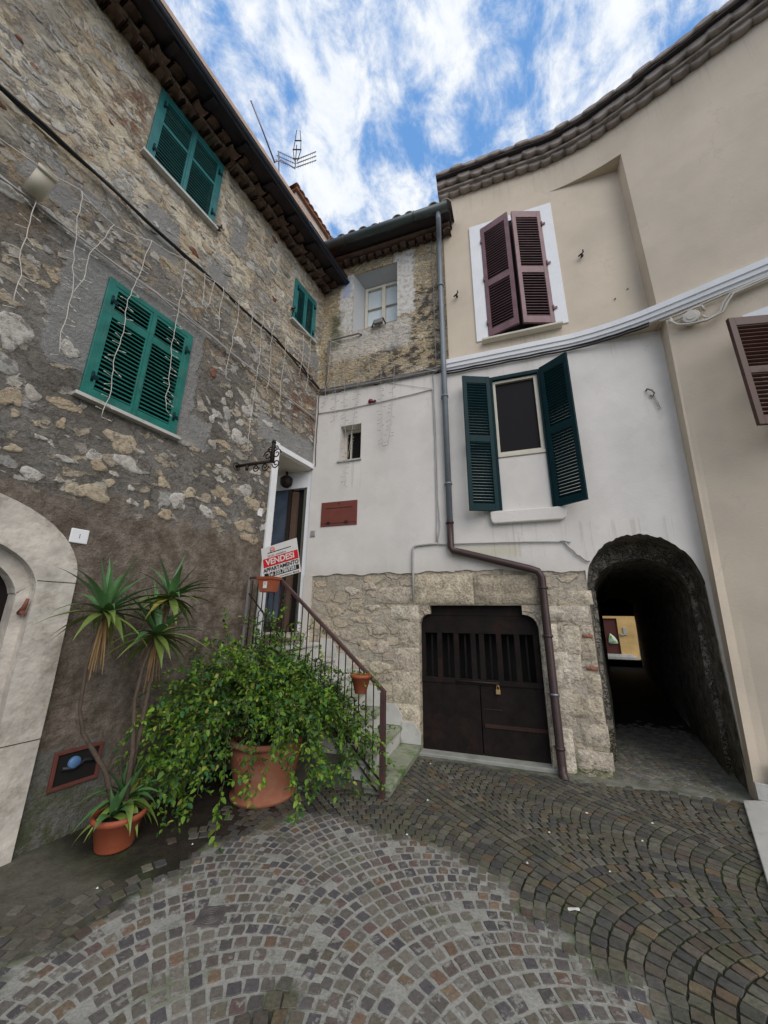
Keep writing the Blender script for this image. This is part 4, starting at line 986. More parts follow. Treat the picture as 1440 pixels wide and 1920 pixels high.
def tone(): k = random.uniform(.85, 1.12); b_ = random.choice([(.52,.45,.345),(.49,.42,.33),(.55,.485,.385),(.46,.39,.29)]); return tuple(v_*k for v_ in b_)
rough_block(mb, -1.50, -.70, 1.757, 2.16, 0, .020, tone()); rough_block(mb, -.695, .12, 1.757, 2.13, 0, .020, tone())
rough_block(mb, -1.82, -1.43, 1.56, 1.745, 0, .014, tone()); rough_block(mb, -2.05, -1.51, 1.765, 1.99, 0, .016, tone()); rough_block(mb, .05, .34, 1.56, 1.745, 0, .014, tone())
for (z0, z1) in ((1.22, 1.54), (.93, 1.21), (.55, .92), (.06, .54)):
    rough_block(mb, -1.43-random.uniform(.28, .38), -1.432, z0, z1-.004, 0, .008, tone())
for (z0, z1) in ((1.24, 1.54), (.84, 1.23), (.45, .83), (.0, .44)):
    rough_block(mb, .052, .052+random.uniform(.13, .3), z0, z1-.004, 0, .008, tone())
for (x0, x1, z0, z1) in ((.42,.66,1.76,1.92),(.24,.60,1.56,1.74),(.28,.48,1.22,1.53),(.50,.61,1.44,1.53),(.46,.62,1.14,1.36),(.24,.46,.93,1.2),(.48,.63,.80,1.0),(.22,.62,.55,.78),(.36,.63,.28,.50),(.30,.64,.06,.24)):
    rough_block(mb, x0, x1, z0, z1, 0, .008, tone())
for (x0, x1, z0, z1) in ((.50,.61,1.385,1.425),(.5,.62,1.04,1.085)): rough_block(mb, x0, x1, z0, z1, 0, .015, (.30,.13,.085), r=.008)
for (x, z, a_, b_) in ((-2.0,1.42,.10,.07),(-2.25,1.55,.14,.05),(-2.4,1.95,.11,.05),(-2.15,2.0,.12,.05),(-1.95,1.2,.12,.08),(-2.2,1.22,.1,.06),(-2.5,1.35,.13,.06),(-2.65,1.65,.1,.06),(-2.35,1.72,.12,.05),(-1.98,.95,.13,.08),(-2.3,.98,.11,.07),(-1.95,.62,.13,.07),(-2.1,1.72,.09,.045),(-2.75,1.4,.1,.06)):
    blob_stone(mb, x, z, a_, b_, .013, tone(), random.uniform(-.15, .15))
mb.build('stone_base', [MAT['base'], MAT['ashlar']], H3)
# garage door
gdoor = MB(); Y0 = .10
gdoor.box(-1.44, -.70, Y0, Y0+.05, .03, .80); gdoor.box(-.69, .06, Y0+.004, Y0+.054, .03, .80)
gdoor.box(-1.44, .06, Y0-.012, Y0+.05, .80, .86)
gdoor.box(-1.44, .06, Y0, Y0+.05, 1.40, 1.80)
gdoor.box(-1.44, .06, Y0-.008, Y0-.0005, 1.62, 1.65)
for xk in (-1.40, -1.18, -.965, -.75, -.645, -.435, -.22, .0):
    gdoor.box(xk-.032, xk+.032, Y0, Y0+.05, .86, 1.40)
gdr = gdoor.build('garage_door', simple('brown_door_boards', (.0135,.0095,.0085), .7, .4, .5, 20, dirt=(.032,.016,.011), dirt_amt=.6, spec=.15), H3, bevel=.005)
for xa, xb in ((-1.37,-1.21),(-1.15,-.995),(-.935,-.78),(-.615,-.465),(-.405,-.25),(-.19,-.03)):
    b = MB(); xm = (xa+xb)/2; b.box(xm-.012, xm+.012, Y0+.06, Y0+.075, .86, 1.40); b.build('slat', MAT['oldwood'], gdr, bevel=.003)
b = MB(); b.box(-1.44, .06, Y0+.25, Y0+.26, .0, 1.8); b.build('dark_inside', MAT['dark'], gdr)
b = MB(); b.tube([(-.98, Y0-.02, .835), (-.46, Y0-.02, .83)], .011, 8); b.box(-.50, -.46, Y0-.03, Y0-.013, .80, .85); b.build('bolt', MAT['iron'], gdr)
b = MB(); b.box(-.505, -.455, Y0-.045, Y0-.02, .715, .765); b.tube([(-.495, Y0-.032, .765), (-.493, Y0-.032, .80), (-.48, Y0-.032, .812), (-.467, Y0-.032, .80), (-.465, Y0-.032, .765)], .005, 6); b.build('padlock', MAT['brass'], gdr, bevel=.006)
b = MB(); b.box(-.66, .04, Y0-.006, Y0+.003, .335, .375); b.box(-.66, -.45, Y0-.004, Y0+.003, .53, .54); b.build('cracked_board', simple('worn_board', (.035,.016,.011), .7, .3, .4, 20), gdr)
b = MB(); b.box(-1.50, .10, -.05, .2, -.05, .035); b.build('garage_threshold', simple('old_concrete', (.30,.30,.27), .85, .2, .5, 14, dirt=(.14,.16,.08), dirt_amt=.5), H3, bevel=.01)
# upper window, maroon shutters
def build_slab(poly, y0, y1, name, mat, parent, bev=.004):
    b = MB(); b.prism(poly, y0, y1); return b.build(name, mat, parent, bevel=bev)
uw = MB(); U0, U1, UZ0, UZ1 = -.26, .68, 5.74, 7.93
for (a_, b_, c_, d_) in ((-.44, U0, 5.70, 8.05), (U1, .85, 5.70, 8.05), (U0, U1, UZ1, 8.05)): uw.box(a_, b_, -.022, .01, c_, d_)
uwin = uw.build('upper_window', MAT['trim'], H3, bevel=.004)
b = MB(); b.box(U0, U1, -.006, -.003, UZ0, UZ1); b.build('pane', MAT['dark'], uwin)
b = MB(); b.box(-.36, .76, -.11, 0, 5.64, 5.675); b.box(-.34, .74, -.08, 0, 5.675, 5.70); b.build('sill', MAT['cream'], uwin, bevel=.006)
lf = shutter_leaf(.46, UZ1-UZ0, [(.12, .93), (1.05, 2.06)], slat=.05, frame=.06, th=.04)
leaf_at(lf, (U0, -.03, UZ0), 20).build('shutter', MAT['maroon'], uwin, bevel=.002)
leaf_at(lf, (U1, -.03, UZ0), 18, True).build('shutter', MAT['maroon'], uwin, bevel=.002)
hinges(uwin, [(U0, -.04, UZ0+k_) for k_ in (.25, 1.1, 1.9)]+[(U1, -.04, UZ0+k_) for k_ in (.25, 1.1, 1.9)], MAT['maroon'])
# lower green window: open shutters, sliding frame above a white panel
lw = MB()
lw.box(gx0, gx0+.05, -.03, .06, gz0, gz1); lw.box(gx1-.05, gx1, -.03, .06, gz0, gz1); lw.box(gx0+.05, gx1-.05, -.03, .06, gz1-.055, gz1)
lwin = lw.build('green_window', MAT['dgreen'], H3, bevel=.003)
b = MB(); xa, xb = gx0+.05, gx1-.05
for (a_, b_, c_, d_) in ((xa, xa+.035, 3.78, 4.96), (xb-.05, xb, 3.78, 4.96), (xa+.035, xb-.05, 4.92, 4.96), (xa+.035, xb-.05, 3.78, 3.82)): b.box(a_, b_, .01, .06, c_, d_)
b.box(xa, xb, -.012, .06, 3.74, 3.78)
b.build('inner_frame', MAT['cream'], lwin, bevel=.002)
b = MB(); b.box(xa, xb, .05, .055, 3.78, 4.96); b.build('pane', MAT['glass'], lwin)
b = MB(); b.box(xa, xb, .0, .03, 2.955, 3.72); b.box(xa, xb, .012, .04, 3.66, 3.74); b.build('white_panel', MAT['white'], lwin)
b = MB(); sp = [(-.42, 2.955), (.50, 2.955), (.50, 2.88), (.48, 2.81), (.44, 2.785), (-.38, 2.785), (-.41, 2.81), (-.42, 2.86)]
b.prism(sp[::-1], -.09, 0); b.build('sill', MAT['white'], lwin, bevel=.015)
lf = shutter_leaf(.40, gz1-gz0-.01, [(.10, 1.0), (1.10, 1.94)], slat=.042, frame=.055, th=.036)
leaf_at(lf, (gx0+.0, -.035, gz0), 158).build('shutter', MAT['dgreen'], lwin, bevel=.002)
leaf_at(lf, (gx1-.0, -.035, gz0), 142, True).build('shutter', MAT['dgreen'], lwin, bevel=.002)
# far right window on the turned wall, brown shutter ajar
nn = cn(2.6)
def RWp(s_, o_, z): # s along right wall from x=2.0, o outward
    d = Vector((-nn.y, nn.x)); p = Vector((2.0, cy(2.0)+.02)); q = p+d*s_+nn*o_; return (q.x, q.y, z)
def rbox(mb, s0, s1, o0, o1, z0, z1):
    pts = [(s0,o1,z0),(s1,o1,z0),(s1,o0,z0),(s0,o0,z0),(s0,o1,z1),(s1,o1,z1),(s1,o0,z1),(s0,o0,z1)]
    mb.add([RWp(*p) for p in pts], [(0,3,2,1),(4,5,6,7),(0,1,5,4),(1,2,6,5),(2,3,7,6),(3,0,4,7)])
b = MB(); rbox(b, .52, 1.9, -.02, .03, 4.72, 4.90); rbox(b, .52, .74, -.02, .03, 3.4, 4.72); rwin = b.build('right_window', MAT['trim'], H3)
b = MB(); rbox(b, .74, 1.9, .012, .016, 3.4, 4.72); b.build('pane', MAT['dark'], rwin)
# shutter leaf hinged at s=.76, swung out to the left
def rleaf(mbx, hs, ang, wdt, z0, z1):
    src = shutter_leaf(wdt, z1-z0, [(.10, .58), (.66, z1-z0-.10)], slat=.046, frame=.06, th=.04)
    d = Vector((-nn.y, nn.x)); a_ = atan2(d.y, d.x); hp = RWp(hs, .04, z0)
    place(src, mbx, Matrix.Translation(hp) @ Matrix.Rotation(a_-ang, 4, 'Z'))
b = MB(); rleaf(b, .80, radians(148), .55, 3.45, 4.72); b.build('shutter', MAT['brownw'], rwin, bevel=.003)
b = MB(); hp = Vector(RWp(.58, .30, 4.1)); b.tube([hp, hp+Vector((.05, -.04, 0)), hp+Vector((.08,-.06,-.04))], .010, 6); b.build('catch', MAT['iron'], rwin)
# passage: front ring then lower vault, floor to the far court
SH = .2
tw = MB(); n_ = 26
def vault(mbx, y0, y1, ins, zt, sh0, sh1, jit=.0, seg=1):
    rows = []
    for s_ in range(seg+1):
        y = y0+(y1-y0)*s_/seg; sh = sh0+(sh1-sh0)*s_/seg; pts = [(AX0+ins+sh, y, -.05)]
        pts += [(AX0+ins+sh+random.uniform(-jit, jit), y, z_) for z_ in (.5, 1.0, 1.5)]
        for k in range(n_+1):
            t = pi*(1-k/n_); x = acx+sh+(ahw-ins)*cos(t); z = ASP+(zt-ASP)*sin(t)**.85
            pts.append((x+random.uniform(-jit, jit), y, z+random.uniform(-jit, jit)))
        pts += [(AX1-ins+sh+random.uniform(-jit, jit), y, z_) for z_ in (1.5, 1.0, .5)]; pts.append((AX1-ins+sh, y, -.05)); rows.append(pts)
    m_ = len(rows[0]); mbx.smooth = True
    mbx.add([p for r0 in rows for p in r0], [(i*m_+k, i*m_+k+1, (i+1)*m_+k+1, (i+1)*m_+k) for i in range(seg) for k in range(m_-1)])
    return rows
r1 = vault(tw, .0, .55, .0, 2.57, 0, SH*.55, .006, 6)
r2 = vault(tw, .55, 11.1, .06, 2.34, SH*.55, SH*11.1, .02, 40)
a_, b_ = r1[-1], r2[0]; m_ = len(a_); tw.smooth = False; tw.add(a_+b_, [(k, k+1, m_+k+1, m_+k) for k in range(m_-1)])
pm, n = newmat('vault_stone'); v = n.obj(); x, y, z = n.xyz(v)
a = n.noise(v, 6, 7, .7); vo = n('TexVoronoi', {'Vector': n.vadd(v, n.noise(v, 5, 3, out=1)), 'Scale': 5.0}, feature='DISTANCE_TO_EDGE').outputs['Distance']
c = n.ramp(a, [(.35, (.13,.12,.10)), (.55, (.30,.27,.225)), (.7, (.46,.42,.35))])  # mottled grey-brown stone tones of the vault
c = n.mix(n.m('MULTIPLY', n.step(z, .8, .1), .6), c, n.ramp(a, [(.4, (.05,.06,.02)), (.6, (.13,.10,.06))]))
n.finish(c, .9, n.m('ADD', n.step(vo, 0.0, .12), a), 1.0, .05, spec=.15)
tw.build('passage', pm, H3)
# end wall in shade black with low doorway; unseen low roof added to block light
b = MB(); EX0, EX1, EZ = 2.84, 4.0, 1.70
b.box(EX0, EX1, 11.0, 11.25, -.1, .20)
b.box(1.5, EX0, 11.0, 11.25, -.1, 3); b.box(EX1, 5.5, 11.0, 11.25, -.1, 3); b.box(EX0, EX1, 11.0, 11.25, EZ, 3)
b.box(-.9, 6, 3.1, 11.3, 2.62, 2.7); b.box(-2, .5, .5, .6, -.1, 2.2) if False else None  # unseen roof slab, added to keep light out of the passage
b.build('passage_end', MAT['dark'], H3)
# marble plinth of the right wall
b = MB(); 
for (s0, s1, z0, z1) in ((-.22, .06, .06, .26), (-.14, .4, .30, .52)):
    pass
PLN = thing('marble_step', 'pale marble step slab with stepped skirting against the beige right wall', 'step', FB, (1.7, -.5, 0))
b = MB(); b.hprism([(1.60,-.22),(1.12,-1.55),(.85,-2.4),(1.6,-3.4),(4.6,-3.0),(4.6,-1.3),(1.87,-.13)], -.02, .035); b.build('slab', MAT['marble'], PLN, bevel=.006)
def wallp(x, off, z): nn_ = cn(x); return (x-.13+nn_.x*off, cy(x)+.11+nn_.y*off, z)
def wslab(mbx, x0, x1, z0, z1, off):
    pts = [wallp(x0, off, z0), wallp(x1, off, z0), wallp(x1, 0, z0), wallp(x0, 0, z0), wallp(x0, off, z1), wallp(x1, off, z1), wallp(x1, 0, z1), wallp(x0, 0, z1)]
    mbx.add(pts, [(0,3,2,1),(4,5,6,7),(0,1,5,4),(1,2,6,5),(2,3,7,6),(3,0,4,7)])
b = MB(); wslab(b, 1.88, 2.7, .036, .17, .03); b.build('skirting', MAT['marble'], PLN, bevel=.003)
b = MB(); wslab(b, 2.0, 2.7, .172, .34, .026); b.build('skirting', MAT['marble'], PLN, bevel=.003)

# ============================================================ FAR HOUSE BEYOND THE PASSAGE
H4 = thing('ochre_house', 'sunlit ochre house seen through the far end of the dark passage', 'house', FB, (3.6, 14.0, 0))
b = MB(); b.box(1, 3.3, 14.0, 14.2, -.1, 3.2); b.box(4.0, 7.5, 14.0, 14.2, -.1, 3.2); b.box(3.3, 4.0, 14.0, 14.2, 1.62, 3.2); b.build('wall', MAT['ochre'], H4)
b = MB(); b.box(3.3, 4.0, 14.08, 14.12, .14, 1.62); b.build('door', simple('brown_door', (.10,.035,.028), .5, .15, .1, 10), H4)
b = MB(); b.box(2.8, 4.5, 13.6, 14.0, -.05, .10); b.box(2.8, 4.4, 13.75, 14.0, .10, .17); b.build('doorstep', MAT['marble'], H4)
b = MB(); b.box(4.18, 4.30, 13.95, 14.0, .95, 1.25); b.box(4.05, 4.18, 13.94, 14.0, .93, .99); b.build('letter_box', MAT['cableg'], H4)
BG = thing('carrier_bag', 'white and green plastic carrier bag hanging on the brown door beyond the passage', 'bag', FB, (3.55, 14.0, .6))
b = MB(); b.smooth = True
DXB = .22
bp = [(3.36,.62),(3.42,.58),(3.60,.57),(3.72,.60),(3.69,.72),(3.62,.85),(3.54,.93),(3.46,1.0),(3.42,.90),(3.38,.76)]
b.add([(x+DXB, 14.03, z) for x, z in bp]+[(3.54+(x-3.54)*.6+DXB, 13.95, .75+(z-.75)*.6) for x, z in bp]+[(3.54+DXB, 13.93, .74)], [(i, (i+1) % 10, 10+(i+1) % 10, 10+i) for i in range(10)]+[(10+i, 10+(i+1) % 10, 20) for i in range(10)])
b.build('bag_body', MAT['plastic'], BG)
b = MB(); b.add([(3.64,13.955,.90),(3.61,13.95,.80),(3.68,13.93,.78),(3.72,13.93,.86),(3.68,13.945,.93)], [(0,1,2,3,4)]); b.build('print', MAT['plasticg'], BG); b = MB(); b.add([(3.68,13.925,.64),(3.82,13.925,.63),(3.84,13.92,.68),(3.72,13.92,.69)], [(0,1,2,3)]); b.build('print', MAT['plasticg'], BG)

# ============================================================ DRAINPIPE
DP = thing('drainpipe', 'long drainpipe, blue grey above and brown below, dog-legging to the right of the garage door', 'drainpipe', FB, (.13, -.08, 0))
b = MB(); b.tube([(-.90, -.40, 8.09), (-.90, -.38, 7.98), (-.93, -.20, 7.86), (-.955, -.08, 7.74), (-.955, -.075, 5.6), (-.95, -.125, 5.52), (-.95, -.125, 5.2), (-.955, -.085, 5.1), (-.955, -.08, 2.85)], .042, 14); b.build('upper_pipe', MAT['zinc'], DP)
b = MB(); b.tube([(-.955, -.08, 2.86), (-.955, -.08, 2.50), (-.93, -.08, 2.455), (-.80, -.08, 2.42), (.0, -.085, 2.185), (.09, -.085, 2.15), (.125, -.085, 2.08), (.13, -.085, .10), (.13, -.12, .02), (.14, -.2, -.03)], .046, 14); b.build('lower_pipe', MAT['brownpipe'], DP)
for (x, z, m_) in ((-.955, 6.9, 'zinc'), (-.955, 4.8, 'zinc'), (-.955, 3.4, 'zinc'), (-.955, 2.84, 'brownpipe'), (.13, 1.95, 'brownpipe'), (.13, 1.4, 'brownpipe'), (.13, .78, 'steel'), (.13, .25, 'brownpipe')):
    b = MB(); b.tube([(x, -.08, z-.014), (x, -.08, z+.014)], .054, 14); b.tube([(x-.06, -.06, z), (x-.055, .0, z)], .006, 6); b.build('clamp', MAT[m_], DP)

# ============================================================ STAIRS AND RAILING
ST = thing('staircase', 'mossy marble steps climbing left along the stone wall to the raised door', 'stairs', FB, (-1.5, -.6, 0))
NS = 7; SX0 = -1.44; RUN = .238; ZS = [.10+.19*k for k in range(NS)]
SIDE = -1.20
for k in range(NS):
    xr = SX0-RUN*k; z = ZS[k]; xl = xr-RUN-.03 if k < NS-1 else -3.22
    b = MB(); b.box(xl, xr+.025, SIDE-.035, -.028, z-.045, z); b.build('tread', MAT['mossy'] if k < 4 else MAT['marble'], ST, bevel=.012)
    b = MB(); b.box(xl+.01, xr, SIDE+.005, -.03, (ZS[k-1] if k else -.05), z-.0455); b.build('riser', MAT['marble'] if k else MAT['mossy'], ST)
b = MB()
pts = [(SX0-.02, 0)]
for k in range(NS):
    xr = SX0-RUN*k-.02; pts += [(xr, ZS[k]-.05)]; pts += [(xr-RUN if k < NS-1 else -3.3, ZS[k]-.05)]
pts += [(-3.3, 0)]
b.prism(pts, SIDE+.02, SIDE+.06); b.build('side_wall', simple('damp_stone_side', (.13,.12,.09), .9, .3, .8, 10, dirt=(.06,.08,.03), dirt_amt=.7, dscale=4), ST)
for k in range(NS-1):
    x0 = SX0-RUN*k+.02; z = ZS[k]
    poly = [(x0-RUN-.02, z-.0), (x0-.0, z), (x0, z+.12), (x0-.09, z+.24), (x0-RUN-.02, z+.24)]
    b = MB(); b.prism(poly, -.025, 0.0); b.build('skirting', MAT['marble'], ST, bevel=.003)
RL = thing('stair_railing', 'iron stair railing with brown sloping handrail and thin bars', 'railing', FB, (-1.5, -1.24, 0))
RY = SIDE-.04
b = MB(); b.box(-1.525, -1.475, RY-.025, RY+.025, -.02, .89); b.build('post', MAT['rail'], RL, bevel=.004)
b = MB(); b.obox((-2.14, RY, 1.455), (.665, 0, -.575), (0, .022, 0), (.010, 0, .014)); b.obox((-2.99, RY, 2.03), (.21, 0, 0), (0, .022, 0), (0, 0, .014)); b.build('handrail', MAT['rail'], RL, bevel=.006)
hr = lambda x: .885+(-1.49-x)*.866 if x > -2.8 else 2.02
b = MB(); b.tube([(-1.5, RY, .12), (-2.78, RY, 1.24), (-3.2, RY, 1.24)], .010, 6); b.build('bottom_rail', MAT['iron'], RL)
br_ = lambda x: .12+(-1.5-x)*.875 if x > -2.78 else 1.24
xk = -1.60; i = 0
while xk > -3.2:
    b = MB(); top = hr(xk)-.02; bot = br_(xk)
    if i % 5 == 3:
        zc = bot+(top-bot)*.5; w_ = .035
        b.tube([(xk, RY, top), (xk, RY, zc+w_)], .006, 6)
        arc = [(xk-w_, RY, bot)]+[(xk+w_*cos(t), RY, zc+w_*sin(t)) for t in [pi-pi*q/10 for q in range(11)]]+[(xk+w_, RY, bot)]
        b.tube(arc, .006, 6)
        b.tube([(xk+w_*.8*cos(q*.6), RY, bot+.08+w_*1.4*sin(q*.6)) for q in range(11)], .005, 6)
    else: b.tube([(xk, RY, bot), (xk, RY, top)], .0065, 6)
    b.build('baluster', MAT['iron'], RL); xk -= .078; i += 1
b = MB(); b.tube([(-3.2, RY, 1.85), (-2.7, RY, 1.35)], .008, 6); b.tube([(-2.5, RY, 1.02), (-1.55, RY, .05)], .009, 6); b.build('brace', MAT['iron'], RL)
b = MB(); b.box(-3.225, -3.20, RY-.012, RY+.012, 1.0, 2.12); b.build('wall_post', MAT['cableg2'], RL, bevel=.004)

# ============================================================ FOR-SALE SIGN
SG = thing('for_sale_sign', 'tilted white, red and black for-sale board tied to the top of the railing', 'sign', FB, (-2.76, -1.28, 2.02))
ta = radians(13); Rs = Matrix.Rotation(-ta, 3, 'Y')
def sp_(u, w_, y=-1.28): # local board coords centre
    return Vector((-2.775+u*cos(ta)-w_*sin(ta), y, 2.225+u*sin(ta)+w_*cos(ta)))
def sbox(u0, u1, w0, w1, y0, y1, name, mat, bev=0):
    b = MB(); c = [sp_(u, w_, y) for w_ in (w0, w1) for (u, y) in ((u0, y0), (u1, y0), (u1, y1), (u0, y1))]
    b.add(c, [(0,3,2,1),(4,5,6,7),(0,1,5,4),(1,2,6,5),(2,3,7,6),(3,0,4,7)]); return b.build(name, mat, SG, bevel=bev)
HWs, HHs = .245, .205
sbox(-HWs, HWs, -HHs, HHs, -1.283, -1.275, 'board', MAT['signw'])
sbox(-HWs+.012, HWs-.004, -.04, .065, -1.2845, -1.2832, 'red_band', MAT['signr'])
sbox(-HWs+.012, HWs-.012, -.165, -.11, -1.2845, -1.2832, 'black_band', MAT['signk'])
sbox(-.16, .16, .118, .128, -1.2845, -1.2832, 'rule', MAT['signk'])
RT = Rs @ RX
def st_(body, size, u, w_, mat, sx=1.0, y=-1.2862, nm='lettering', bold=.0):
    text(body, size, sp_(u, w_, y), RT, mat, SG, nm, .0006, sx, bold)
st_('VENDESI', .098, .0, .012, MAT['signw'], 1.03, nm='lettering_white', bold=.0025)
st_('APPARTAMENTO', .064, .0, -.076, MAT['signk'], .96, bold=.0015)
st_('Tel 320.7869281', .060, .01, -.138, MAT['signw'], .95, nm='lettering_white', bold=.001)
b = MB(); b.lathe(sp_(-.09, .152, -1.2846), [(.001, -.001), (.034, -.001), (.034, 0)], 24, 'y'); b.build('logo_disc', MAT['signr'], SG)
b = MB(); b.lathe(sp_(-.09, .152, -1.286), [(.022, -.0006), (.027, -.0006)], 24, 'y'); b.build('logo_ring', MAT['signw'], SG)
st_('K', .036, -.09, .152, MAT['signw'], 1.0, y=-1.2872, nm='lettering_white', bold=.0015)
st_('RE', .03, -.145, .085, MAT['cableg2'], 1.0); st_('KAS', .03, -.095, .085, MAT['signr'], 1.0); st_('immobiliare', .03, .02, .085, MAT['cableg2'], .95)
st_('www.immobiliare.com', .018, .05, -.187, MAT['signk'], 1.0)
for k, m_ in ((0, 'signk'), (1, 'signg'), (2, 'signr')):
    sbox(.15+k*.028, .168+k*.028, -.198, -.180, -1.2845, -1.2832, 'icon', MAT[m_])

# ============================================================ POTS ON THE RAILING
def taper_pot(name, label, c, r0, r1, h, square=False, mat='plpot'):
    T = thing(name, label, 'flower pot', FB, c)
    b = MB(); n_ = 4 if square else 28; k_ = sqrt(2) if square else 1
    prof = [(r0*.9*k_, 0), (r0*k_, .004), (r1*.95*k_, h-.03), (r1*1.07*k_, h-.028), (r1*1.1*k_, h), (r1*.98*k_, h), (r1*.9*k_, h-.02), (0.002, h-.03)]
    if square:
        for (a_, z0), (b_, z1) in zip(prof[:-1], prof[1:]):
            vs = [(c[0]+a_*cos(pi/4+q*pi/2), c[1]+a_*sin(pi/4+q*pi/2)*.8, c[2]+z0) for q in range(4)]+[(c[0]+b_*cos(pi/4+q*pi/2), c[1]+b_*sin(pi/4+q*pi/2)*.8, c[2]+z1) for q in range(4)]
            b.add(vs, [(q, (q+1) % 4, 4+(q+1) % 4, 4+q) for q in range(4)])
        b.quad(*[(c[0]+r0*sx_, c[1]+r0*sy_*.8, c[2]) for sx_, sy_ in ((-1,-1),(-1,1),(1,1),(1,-1))])
    else: b.lathe(c, [(.001, 0)]+prof, n_)
    b.build('pot', MAT[mat], T); return T
P1 = taper_pot('flower_pot', 'square terracotta plastic pot with a white sticker below the for-sale sign', (-2.845, -1.36, 1.85), .075, .10, .17, True)
b = MB(); b.box(-2.868, -2.818, -1.4345, -1.432, 1.89, 1.965); b.build('sticker', MAT['signw'], P1)
b = MB(); b.box(-2.858, -2.828, -1.4352, -1.4347, 1.945, 1.952); b.box(-2.858, -2.832, -1.4352, -1.4347, 1.932, 1.936); b.build('sticker_print', MAT['cableg2'], P1)
P2 = taper_pot('flower_pot', 'round terracotta pot hanging on the outside of the lower handrail', (-1.69, -1.36, .885), .055, .095, .17)
b = MB(); b.lathe((-1.69, -1.36, 1.03), [(.001, 0), (.088, .0)], 20); b.build('soil', MAT['soil'], P2)

# ============================================================ PLANTS
def leaf_cloud(mb, pos, dirs, size, cols, fold=.25):
    """pointed oval leaves: 6 verts, folded along the midrib"""
    n_ = len(pos)
    d = dirs/np.linalg.norm(dirs, axis=1)[:, None]
    up_ = np.array([0, 0, 1.0])+rng.normal(0, .45, (n_, 3)); s_ = np.cross(d, up_); s_ /= np.linalg.norm(s_, axis=1)[:, None]+1e-9
    nn_ = np.cross(s_, d)
    L = size[:, None]; w_ = L*.27
    a = pos; m1 = pos+d*L*.45; tip = pos+d*L-nn_*L*.12
    q1 = pos+d*L*.30+s_*w_+nn_*L*.08; q2 = pos+d*L*.70+s_*w_*.8+nn_*L*.03
    q3 = pos+d*L*.30-s_*w_+nn_*L*.08; q4 = pos+d*L*.70-s_*w_*.8+nn_*L*.03
    V = np.stack([a, q1, q2, tip, q4, q3, m1], 1).reshape(-1, 3); k0 = len(mb.v)
    mb.v += [tuple(v_) for v_ in V]
    for i in range(n_):
        k = k0+i*7; mb.f += [[k, k+1, k+2, k+6], [k+6, k+2, k+3], [k, k+6, k+4, k+5], [k+6, k+3, k+4]]
    mb.mi += [mb.cur]*(4*n_); mb.sm += [True]*(4*n_)
    mb.col += [tuple(c) for c in np.repeat(cols, 7, 0)]
def shrub(name, label, F, base, n_br, Lr, ztop, spread, leaf, col_fn, tips=None, seed=1, centre_dirs=None, name_pot=None, gravity=.5):
    T = thing(name, label, 'potted plant', F, (base[0], base[1], 0)); r = np.random.default_rng(seed)
    fol = MB(); stm = MB(); P = []; D = []; Sz = []; Hh = []
    for i in range(n_br):
        if centre_dirs is not None: az, el, L = centre_dirs(r)
        else: az = r.uniform(0, 2*pi); el = r.uniform(.15, 1.5); L = r.uniform(*Lr)
        d = np.array([cos(az)*cos(el), sin(az)*cos(el)*.8, sin(el)]); p = np.array([base[0]+r.normal(0, .08), base[1]+r.normal(0, .06), ztop]); path = [p.copy()]
        step = .035; N = int(L/step)
        for k in range(N):
            d = d+r.normal(0, .10, 3); d[2] -= gravity*step*(1+1.6*k/N); d /= np.linalg.norm(d); p = p+d*step
            lx2, ly2 = toF(FL, *(F.w(*p)[:2]))
            if ly2 > -.05: p = p-d*step*1.0; d[0] += .3; break
            if p[2] < .10 or lx2 < .03 or p[2] > 1.60 or (p[0] > -2.85 and p[2] > 1.40+(-2.85-p[0])*.60): break
            path.append(p.copy())
            if k > 3:
                for q in range(2 if r.random() < .8 else 1):
                    sd_ = r.normal(0, 1, 3); sd_ -= d*(sd_@d); sd_ /= np.linalg.norm(sd_)+1e-9
                    P.append(p+sd_*.004); D.append(d*.6+sd_*.9+np.array([0, 0, -.15])); Sz.append(leaf*r.uniform(.45, 1.35)); Hh.append(k/N)
            if k > 5 and r.random() < .16:     # side twig
                td = d+r.normal(0, .7, 3); td /= np.linalg.norm(td); tp = p.copy()
                for q in range(r.integers(3, 8)):
                    td = td+r.normal(0, .15, 3); td[2] -= .03; td /= np.linalg.norm(td); tp = tp+td*.028
                    if toF(FL, *(F.w(*tp)[:2]))[1] > -.03: break
                    for w_ in range(2):
                        sd_ = r.normal(0, 1, 3); P.append(tp.copy()); D.append(td*.7+sd_*.6); Sz.append(leaf*r.uniform(.55, 1.1)); Hh.append(k/N)
        if len(path) > 4: stm.tube([Vector(q) for q in path[::3]], [max(.0015, .006*(1-j/len(path[::3]))) for j in range(len(path[::3]))], 4, cap=False)
    P = np.array(P); D = np.array(D); Sz = np.array(Sz); cols = col_fn(r, len(P), P, np.array(Hh))
    leaf_cloud(fol, P, D, Sz, cols); fol.build('foliage', MAT['shrub'], T)
    stm.build('stems', MAT['bark'], T); return T, len(P)
def green_cols(r, n_, P, h):
    t = r.random(n_); nz = vnoise(P[:, 0]*3+P[:, 2]*2, P[:, 1]*3+P[:, 2]*3, 1.2, 11)
    base = np.array([.040, .105, .014]); hi = np.array([.20, .33, .030]); blue = np.array([.030, .095, .026])
    f = np.clip(.15+.55*t*h+.5*(nz-.4), 0, 1)[:, None]  # lighter towards branch tips, inner shade put into the leaf colour
    c = base*(1-f)+hi*f; m = (r.random(n_) < .25)[:, None]; c = np.where(m, blue*1.1, c); yl = (r.random(n_) < .05)[:, None]; return np.where(yl, np.array([.26, .27, .05]), c)
